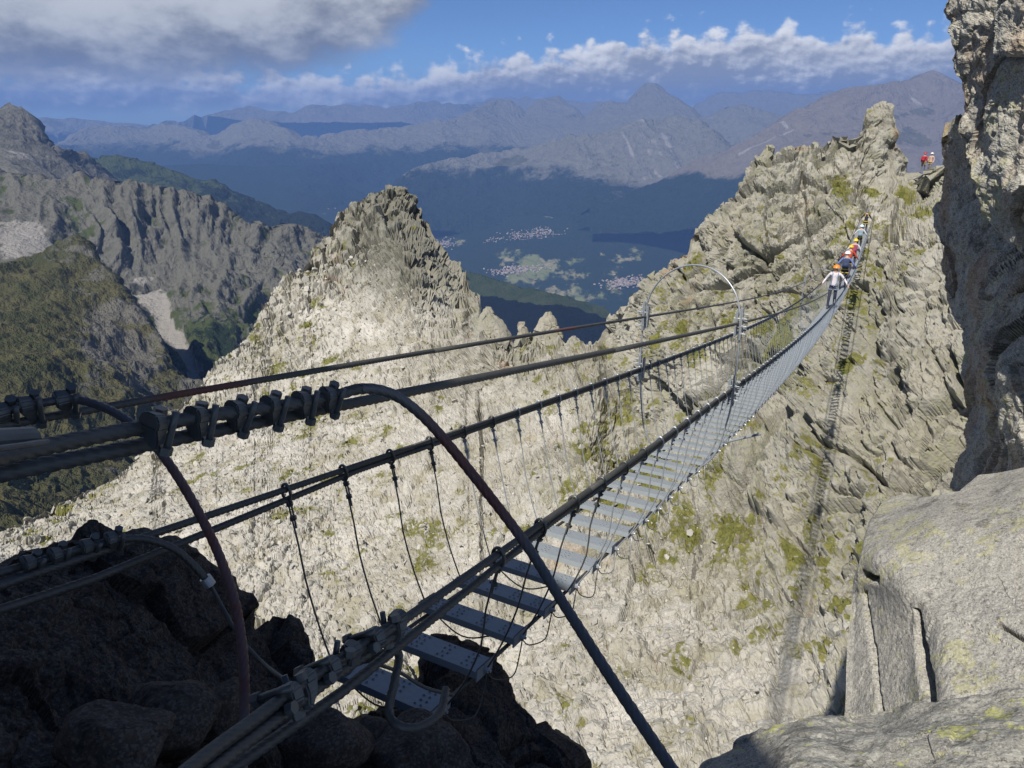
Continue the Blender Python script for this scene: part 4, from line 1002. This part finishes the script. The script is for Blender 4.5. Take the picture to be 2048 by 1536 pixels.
    def clip(c, along, up, s=1.0):
        y = along / np.linalg.norm(along); z = up - y * (up @ y); z /= np.linalg.norm(z); x = np.cross(y, z)
        o = add('wire_rope_clip', sad); frame(o, c, x, y, z, s)
        add('u_bolt', ub, o)
        for sx, zz in ((.017, 0), (-.014, .058)): n = add('nut', nut, o); n.location = (sx, 0, zz)
    def row(pts, d, up, s, tw=0.0):
        pts = [P(x, y, dd) for (x, y), dd in zip(pts, d)]
        for i, c in enumerate(pts):
            al = pts[min(i + 1, len(pts) - 1)] - pts[max(i - 1, 0)]
            clip(c, al, np.array(up[i % len(up)], float), s)
    row([(307, 852), (392, 838), (470, 825), (540, 814), (602, 804), (655, 794)], [1.10, 1.16, 1.21, 1.26, 1.31, 1.345], [(.15, -.35, 1), (.1, -.25, 1), (.2, -.4, 1)], .84)
    row([(2, 826), (52, 814), (124, 800)], [2.04, 2.05, 2.06], [(.1, -.5, .6), (0, -.4, .8)], 1.1)
    row([(55, 1128), (110, 1112), (172, 1094), (222, 1080)], [2.2, 2.23, 2.26, 2.28], [(.1, -.6, .6), (0, -.5, .7)], 1.0)
    row([(795, 1243), (745, 1277), (700, 1308), (655, 1338), (610, 1368), (575, 1394)], [1.83, 1.76, 1.70, 1.64, 1.58, 1.53], [(-.5, -.5, .8), (.7, -.4, .5), (-.3, -.7, .6), (.6, -.5, .6)], 1.12)

    # ---- treads
    L = VR - VL
    def tread_mesh():
        bm = bmesh.new(); w = .122
        box(bm, (0, 0, -.002), (L, w, .004)); box(bm, (0, -w / 2 + .002, -.016), (L, .004, .024)); box(bm, (0, w / 2 - .002, -.016), (L, .004, .024))
        for s in (-1, 1): box(bm, (s * (L / 2 + .0035), 0, -.014), (.006, w + .004, .050))
        for gx in (-.17, -.06, .06, .17):
            for k in range(4):
                for j in (-1, 1): cyl(bm, (gx + j * .012 + (.006 if k % 2 else 0), -.042 + k * .028, .0005), (gx + j * .012 + (.006 if k % 2 else 0), -.042 + k * .028, .0035), .0062, 6, .0045)
        me = bm_mesh('tread', bm, [plate, hole])
        for pl in me.polygons:
            if pl.center.z > .0030: pl.material_index = 1
        return me
    tm = tread_mesh()
    bm = bmesh.new(); cyl(bm, (0, 0, 0), (.016, 0, 0), .012, 6); cyl(bm, (.016, 0, 0), (.026, 0, 0), .006, 8); bolt = bm_mesh('end_bolt', bm, galv)
    us = np.arange(1.56, UEND - .3, .304); sl = lambda u: 2 * .00226 * u - .2516
    for k, u in enumerate(us):
        o = add('tread', tm); t = UD + ZD * sl(u); t /= np.linalg.norm(t); z = np.cross(VD, t); z = z if z[2] > 0 else -z
        j = rng.normal(0, .012); x = VD * math.cos(j) + ZD * math.sin(j); frame(o, B(u, VC, zd(u)), x, t, np.cross(x, t))
        if k < 24:
            b = add('end_bolt', bolt, o); b.location = (L / 2 + .006, 0, -.014)
            b = add('end_bolt', bolt, o); b.location = (-L / 2 - .006, 0, -.014); b.rotation_euler = (0, math.pi, 0)

    # ---- hangers: wire from rail to tread end, with eye round the rail and a small clip
    hang, extra = [], []
    tor = []
    for side, (vr, ve, f) in enumerate(((VL - .2, VL - .012, LRf), (VR + .2, VR + .012, RRf))):
        for k, u in enumerate(us):
            ut = u + .06; top = f(ut, -.04); bot = B(u, ve, zd(u) - .012); m = (top + bot) / 2
            bow = (.022 if side == 0 else .055) * (1 + .35 * rng.normal()); out = VD * (-1 if side == 0 else 1)
            pts = [top, top * .72 + bot * .28 + out * bow * .25, m + out * bow * .75, top * .22 + bot * .78 + out * bow * .6, bot]
            hang.append((side, k, u, pts, f, ut))
    hang.sort(key=lambda h: h[2])
    ringm = None
    for side, k, u, pts, f, ut in hang:
        nearh = u < 9; paths = [spline(pts, .05 if nearh else .25)] if nearh else [np.array(pts)[[0, 2, 4]]]
        if nearh:                                                    # doubled-back end with its tail
            off = UD * .012; paths.append(spline([pts[0] + off * .4, pts[0] * .9 + pts[1] * .1 + off, pts[0] * .35 + pts[1] * .65 + off * .8], .04))
        if u < 44:
            me = tube_mesh('hanger', paths, .0036 if nearh else .0044, 6 if nearh else 4, cap=False); h = add('hanger', me, root, galv if u > 2.5 else dull)  # first hangers take the darker steel, painting in the bridge-head shade
        else:
            v, q, _, s = tube(paths[0], .005, 4, cap=False); extra.append((v, q)); h = None
        if u < 16 and h is not None:                                  # eye round the two rail ropes
            a = np.linspace(0, 2 * math.pi, 18); c = f(ut, -.012); ring = c + np.cos(a)[:, None] * VD * .020 + np.sin(a)[:, None] * ZD * .034
            add('rail_eye', tube_mesh('rail_eye', [ring], .0058, 6, cap=False), h, galv if u > 3.2 else dull)  # eyes darkened by the same painted shade
            if nearh:
                for tt in (.12, .42):
                    bm = bmesh.new(); c = pts[0] * (1 - tt) + pts[1] * tt + UD * .006
                    box(bm, c, (.018, .022, .012)); cyl(bm, c - VD * .014, c + VD * .014, .0042, 6)
                    add('hanger_clip', bm_mesh('hanger_clip', bm, galv if u > 2.5 else dull), h)  # nearest clips carry that shade tone too
    base, V, Q = 0, [], []
    for v, q in extra: V.append(v); Q.append(q + base); base += len(v)
    o = add('far_hangers', np_mesh('far_hangers', np.concatenate(V), np.concatenate(Q)), root, galv); o['kind'] = 'stuff'
    # slack wire loops between tread ends
    for k in range(0, 16):
        u = us[k]; a = B(u, VR + .012, zd(u) - .03); b = B(u + .304, VR + .012, zd(u + .304) - .03); m = (a + b) / 2 + VD * .035 - ZD * (.055 + .05 * rng.random())
        add('slack_wire', tube_mesh('slack_wire', [spline([a, a * .7 + m * .3 - ZD * .03, m, b * .7 + m * .3 - ZD * .025, b], .02)], .0028, 6), root, dark if k < 5 else galv)  # first loops coloured dark for the shade, later ones galvanised
    for k in range(0, 6):
        u = us[k]; a = B(u, VL - .01, zd(u) - .03); b = B(u, VR - .1, zd(u) - .05); m = (a + b) / 2 - ZD * .09
        if k % 2 == 0: add('slack_wire', tube_mesh('slack_wire', [spline([a, m, b], .03)], .0035, 6), root, dark)

    # ---- hoops that hold the four ropes apart
    for ui, (uc, n) in enumerate(((5.75, 1), (21.2, 0), (40.0, 0))):
        h = .46 * (1 if n else .9); ul, ur = uc + .22, uc - .22
        Lb, Rb = B(ul, VL - .02, zd(ul) - .07), B(ur, VR + .02, zd(ur) - .07)
        lr, rr_, lu, ru = LRf(ul) - VD * .025, RRf(ur) + VD * .025, LUf(ul) - VD * .02, RUf(ur) + VD * .02
        cen = (lu + ru) / 2; ax = (ru - lu) / 2; arch = [cen - ax * math.cos(t) * .98 + ZD * h * math.sin(t) for t in np.linspace(.15, math.pi - .15, 9)]
        pth = spline([Lb + VD * .22, Lb + VD * .05 - ZD * .02, Lb * .75 + lr * .25 - VD * .06, Lb * .4 + lr * .6 - VD * .045, lr, lu] + arch + [ru, rr_, Rb * .4 + rr_ * .6 + VD * .05, Rb * .75 + rr_ * .25 + VD * .05, Rb - VD * .08], .02 if n else .08)
        hp = add('hoop', tube_mesh('hoop', [pth], .0072, 14 if n else 6, 6 if n else 0, lay=.10), root, galv)
        if ui == 0: hp['label'] = 'tall bare wire hoop holding the four ropes apart near the viewer'
        for c, sgn in ((lr, -1), (lu, -1), (rr_, 1), (ru, 1)):
            bm = bmesh.new()
            box(bm, (0, 0, 0), (.022, .060, .27)); box(bm, (.034 * -sgn, 0, 0), (.020, .060, .21))
            bmesh.ops.bevel(bm, geom=bm.edges[:], offset=.009, segments=2, affect='EDGES')
            cl = add('hoop_clamp', bm_mesh('hoop_clamp', bm, galv), hp); z = (lu - lr) if sgn < 0 else (ru - rr_); z = z / np.linalg.norm(z); x = VD - z * (VD @ z); x /= np.linalg.norm(x)
            frame(cl, c, x, np.cross(z, x), z, 1.0)
            if n:
                bm = bmesh.new()
                for q in range(6):
                    zz = -.075 + q * .030; yy = .016 * (1 if q % 2 else -1); cyl(bm, (-.055, yy, zz), (.045, yy, zz), .0055, 8); cyl(bm, (.008 if sgn > 0 else -.02, yy, zz), (.02 if sgn > 0 else -.008, yy, zz), .0105, 6)
                add('clamp_bolt', bm_mesh('clamp_bolt', bm, galv), cl)
    # pipe stub under the deck beside the hoop
    u = 6.9; bm = bmesh.new(); cyl(bm, B(u, VR - .1, zd(u) - .075), B(u + .35, VR + .28, zd(u) - .02), .014, 10); add('spreader_pipe', bm_mesh('spreader_pipe', bm, galv), root)


# ------------------------------------------------------------------ people
def plain(name, c, rough=.75):
    m = bpy.data.materials.get(name)
    if m: return m
    m, g = new_mat(name); co = g.node('ShaderNodeTexCoord').outputs['Object']
    n = g.noise(co, 14, 4, .6); finish(g, g.mix(n, tuple(x * .75 for x in c), tuple(min(1, x * 1.15) for x in c)), rough, (n, .3, .01)); return m


def make_person(label, pos, face, H, shirt, legs, helmet, pack=None, pose='walk', strap=None, lean=0.0, sleeves=True, step=1):
    """face: unit direction looked at. Body grown from a joint skeleton with a skin modifier"""
    skin = plain('skin', (.52, .31, .22)); sm = plain('cloth_%.2f_%.2f_%.2f' % shirt, shirt); lm = plain('cloth_%.2f_%.2f_%.2f' % legs, legs); shoe = plain('shoe', (.10, .09, .085)); hm = plain('helmet_%.2f_%.2f_%.2f' % helmet, helmet, .35)
    lz = lean; J = {}; E = []
    def j(n, p, r, par=None):
        J[n] = (np.array(p, float), r)
        if par: E.append((par, n))
    fw = lambda z, y=0: y + lz * max(0, z - .95)                   # lean forwards from the hips
    j('pelvis', (0, 0, .95), .125); j('waist', (0, fw(1.08), 1.08), .115, 'pelvis'); j('chest', (0, fw(1.28), 1.28), .135, 'waist'); j('upper', (0, fw(1.42), 1.41), .105, 'chest'); j('neck', (0, fw(1.50) + .01, 1.50), .055, 'upper'); j('head', (0, fw(1.6) + .03, 1.60), .088, 'neck'); j('crown', (0, fw(1.7) + .03, 1.69), .075, 'head')
    j('nose', (0, fw(1.6) + .115, 1.595), .018, 'head')
    reach = {'walk': (.34, .10), 'front': (.42, .10), 'stand': (.10, .06)}[pose]
    for s, nm in ((-1, 'l'), (1, 'r')):
        k = s * step * .5
        j('hip' + nm, (s * .095, 0, .90), .09, 'pelvis'); j('knee' + nm, (s * .10, .13 * (1 if k > 0 else .3), .50), .062, 'hip' + nm); j('ankle' + nm, (s * .10, (.16 if k > 0 else -.16), .09), .043, 'knee' + nm); j('toe' + nm, (s * .11, (.16 if k > 0 else -.16) + .16, .045), .038, 'ankle' + nm)
        ex = reach[0] if pose != 'front' or s < 0 else .30
        j('sh' + nm, (s * .185, fw(1.41), 1.40), .062, 'upper'); j('el' + nm, (s * (.20 + ex * .42), fw(1.2) - .03, 1.17), .045, 'sh' + nm)
        hz = .98 if pose != 'stand' else .92
        j('wr' + nm, (s * (.19 + ex * .75), fw(1.1) + .13, hz + .04), .030, 'el' + nm); j('palm' + nm, (s * (.19 + ex * .82), fw(1.1) + .20, hz), .028, 'wr' + nm)
        for q in range(4): j('f%d%s' % (q, nm), (s * (.19 + ex * .86) + (q - 1.5) * .018, fw(1.1) + .265 - abs(q - 1.4) * .01, hz - .025), .009, 'palm' + nm)
        j('th' + nm, (s * (.19 + ex * .74) - s * .01, fw(1.1) + .22, hz - .015), .010, 'palm' + nm)
    names = list(J); idx = {n: i for i, n in enumerate(names)}; sc = H / 1.78
    me = bpy.data.meshes.new('body'); me.from_pydata([tuple(J[n][0] * sc) for n in names], [(idx[a], idx[b]) for a, b in E], [])
    ob = bpy.data.objects.new('body_tmp', me); COL.objects.link(ob); md = ob.modifiers.new('s', 'SKIN'); md.use_smooth_shade = True
    for i, n in enumerate(names):
        sv = me.skin_vertices[0].data[i]; sv.radius = (J[n][1] * sc,) * 2; sv.use_root = (n == 'pelvis')
    sub = ob.modifiers.new('d', 'SUBSURF'); sub.levels = 1; sub.render_levels = 1
    dg = bpy.context.evaluated_depsgraph_get(); bme = bpy.data.meshes.new_from_object(ob.evaluated_get(dg)); bpy.data.objects.remove(ob)
    bme.name = 'body'; bme.materials.clear()
    for m in (skin, sm, lm, shoe): bme.materials.append(m)
    seg = []
    for a, b in E:
        kind = 0
        if b.startswith(('waist', 'chest', 'upper', 'sh', 'el')): kind = 1
        elif b.startswith('wr'): kind = 1 if sleeves else 0
        elif b.startswith(('hip', 'knee', 'ankle')): kind = 2
        elif b.startswith('toe'): kind = 3
        seg.append((J[a][0] * sc, J[b][0] * sc, kind))
    for pl in bme.polygons:
        c = np.array(pl.center); best = 9
        for a, b, kd in seg:
            d = b - a; t = np.clip((c - a) @ d / (d @ d), 0, 1); e = np.linalg.norm(c - a - d * t)
            if e < best: best = e; pl.material_index = kd
        if c[2] < .86 * sc and pl.material_index == 1 and abs(c[0]) < .18 * sc: pl.material_index = 2
    root = bpy.data.objects.new('person', None); COL.objects.link(root); root.location = pos
    root.rotation_euler = (0, 0, math.atan2(-face[0], face[1])); tag(root, label, 'person', 'people crossing the gap')
    def add(name, me):
        o = bpy.data.objects.new(name, me); COL.objects.link(o); o.parent = root; return o
    add('body', bme)
    hd = J['head'][0] * sc
    bm = bmesh.new(); bmesh.ops.create_uvsphere(bm, u_segments=16, v_segments=10, radius=.128 * sc)
    bmesh.ops.delete(bm, geom=[v for v in bm.verts if v.co.z < -.02 * sc], context='VERTS')
    for v in bm.verts:
        if v.co.z < .02 * sc: v.co.x *= 1.1; v.co.y *= 1.14
    bmesh.ops.translate(bm, vec=tuple(hd + np.array([0, 0, .055 * sc])), verts=bm.verts); add('helmet', bm_mesh('helmet', bm, hm, True))
    if pack is not None:
        pm = plain('pack_%.2f_%.2f_%.2f' % pack, pack); bm = bmesh.new(); box(bm, (0, 0, 0), (.30 * sc, .17 * sc, .44 * sc)); bmesh.ops.subdivide_edges(bm, edges=bm.edges[:], cuts=3, use_grid_fill=True)
        for v in bm.verts:
            q = Vector((v.co.x / (.15 * sc), v.co.y / (.085 * sc), v.co.z / (.22 * sc))); f = 1 - .10 * max(0, q.length - 1.0); v.co *= f
        box(bm, (0, -.10 * sc, -.09 * sc), (.20 * sc, .05 * sc, .18 * sc))
        bmesh.ops.rotate(bm, cent=(0, 0, 0), matrix=Matrix.Rotation(-math.atan(lz), 3, 'X'), verts=bm.verts)
        bmesh.ops.translate(bm, vec=(0, (fw(1.25) - .21) * sc, 1.25 * sc), verts=bm.verts); add('backpack', bm_mesh('backpack', bm, pm, True))
    hs = plain('harness_%.2f_%.2f_%.2f' % (strap or (.75, .55, .05)), strap or (.75, .55, .05)); bm = bmesh.new()
    a = np.linspace(0, 2 * math.pi, 20)[:-1]
    ring = np.stack([np.cos(a) * .150, np.sin(a) * .145, a * 0 + .965], -1) * sc
    for i in range(len(ring)): cyl(bm, ring[i - 1], ring[i], .020 * sc, 6)
    for s in (-1, 1):
        lg = np.stack([np.cos(a) * .100 + s * .098, np.sin(a) * .105 + .03, a * 0 + .80], -1) * sc
        for i in range(len(lg)): cyl(bm, lg[i - 1], lg[i], .016 * sc, 6)
        sp_ = [np.array([s * .10, fw(z) + y, z]) * sc for z, y in ((.98, .135), (1.15, .135), (1.30, .145), (1.42, .115), (1.475, .03), (1.44, -.08), (1.30, -.14))]
        for i in range(1, len(sp_)): cyl(bm, sp_[i - 1], sp_[i], .017 * sc, 6)
    add('harness', bm_mesh('harness', bm, hs))
    return root


def build_people():
    fwd, bck = UD, -UD
    def on(u, dv=0.0): return B(u, VC + dv, zd(u) + .004)
    make_person('hiker in white shirt and orange helmet walking towards the viewer', on(28.4), bck, 1.66, (.74, .68, .70), (.045, .05, .075), (.80, .26, .04), None, 'front', (.25, .30, .42))
    make_person('hiker with white helmet and dark backpack just behind the one in white', on(35.6, .02), fwd, 1.74, (.14, .19, .42), (.035, .035, .045), (.80, .80, .82), (.045, .06, .12), 'walk', lean=.25)
    make_person('hiker in red top with yellow helmet in the middle of the queue', on(40.0, -.03), fwd, 1.70, (.45, .06, .04), (.08, .07, .10), (.85, .52, .02), (.38, .07, .03), 'walk', lean=.2, step=-1)
    make_person('hiker in pale sleeves with golden helmet ahead of the red top', on(43.6, .03), fwd, 1.72, (.60, .58, .60), (.10, .09, .12), (.85, .58, .03), (.30, .06, .10), 'walk', lean=.15)
    make_person('hiker with pale blue helmet and grey backpack near the far end', on(51.5, .0), fwd, 1.76, (.55, .56, .58), (.06, .06, .07), (.62, .80, .84), (.26, .33, .37), 'walk', lean=.1, step=-1)
    make_person('hiker in dark top stepping off the far end of the bridge', on(59.6, .0), fwd, 1.78, (.025, .028, .05), (.10, .10, .11), (.12, .13, .18), None, 'walk', lean=.25, sleeves=False)
    f = np.array([-.8, -.6, 0])
    G, X, Y = RIDGE['G'], RIDGE['X'], RIDGE['Y']
    def ground(x, y):
        d = (X - x) ** 2 + (Y - y) ** 2; i = np.unravel_index(d.argmin(), d.shape); return G[i]
    make_person('hiker in red jacket standing in the gap beside the right-hand rocks', P(1843, 347, 72), np.array([.8, .6, 0]), 1.72, (.50, .03, .05), (.16, .15, .16), (.45, .04, .05), (.42, .03, .05), 'stand')
    make_person('hiker in pale pink standing next to the one in red', P(1857, 346, 72.3), f, 1.68, (.62, .42, .40), (.20, .18, .18), (.75, .72, .70), None, 'stand', step=-1)

def build_haze():
    m, g = new_mat('haze_air')
    v = g.node('ShaderNodeVolumePrincipled', Color=(.24, .45, 1.0), Density=5.8e-5, Anisotropy=.0)
    g.node('ShaderNodeOutputMaterial', Volume=v.outputs[0])
    bm = bmesh.new(); bmesh.ops.create_cube(bm, size=1.0)
    bmesh.ops.scale(bm, vec=(64000, 33000, 2900), verts=bm.verts); bmesh.ops.translate(bm, vec=(0, 13500, 720 - 1450), verts=bm.verts)
    me = bpy.data.meshes.new('haze'); bm.to_mesh(me); bm.free()
    tag(link('haze', me, None, m), 'thin blue haze filling the valley air', 'haze', kind='stuff')


G_, X_, Y_ = build_far()
build_villages(G_, X_, Y_)
build_middle_distance()
build_ridge()
build_pinnacles()
if 'build_bridge' in globals():
    build_near(); build_bridge(); build_people()
build_haze()
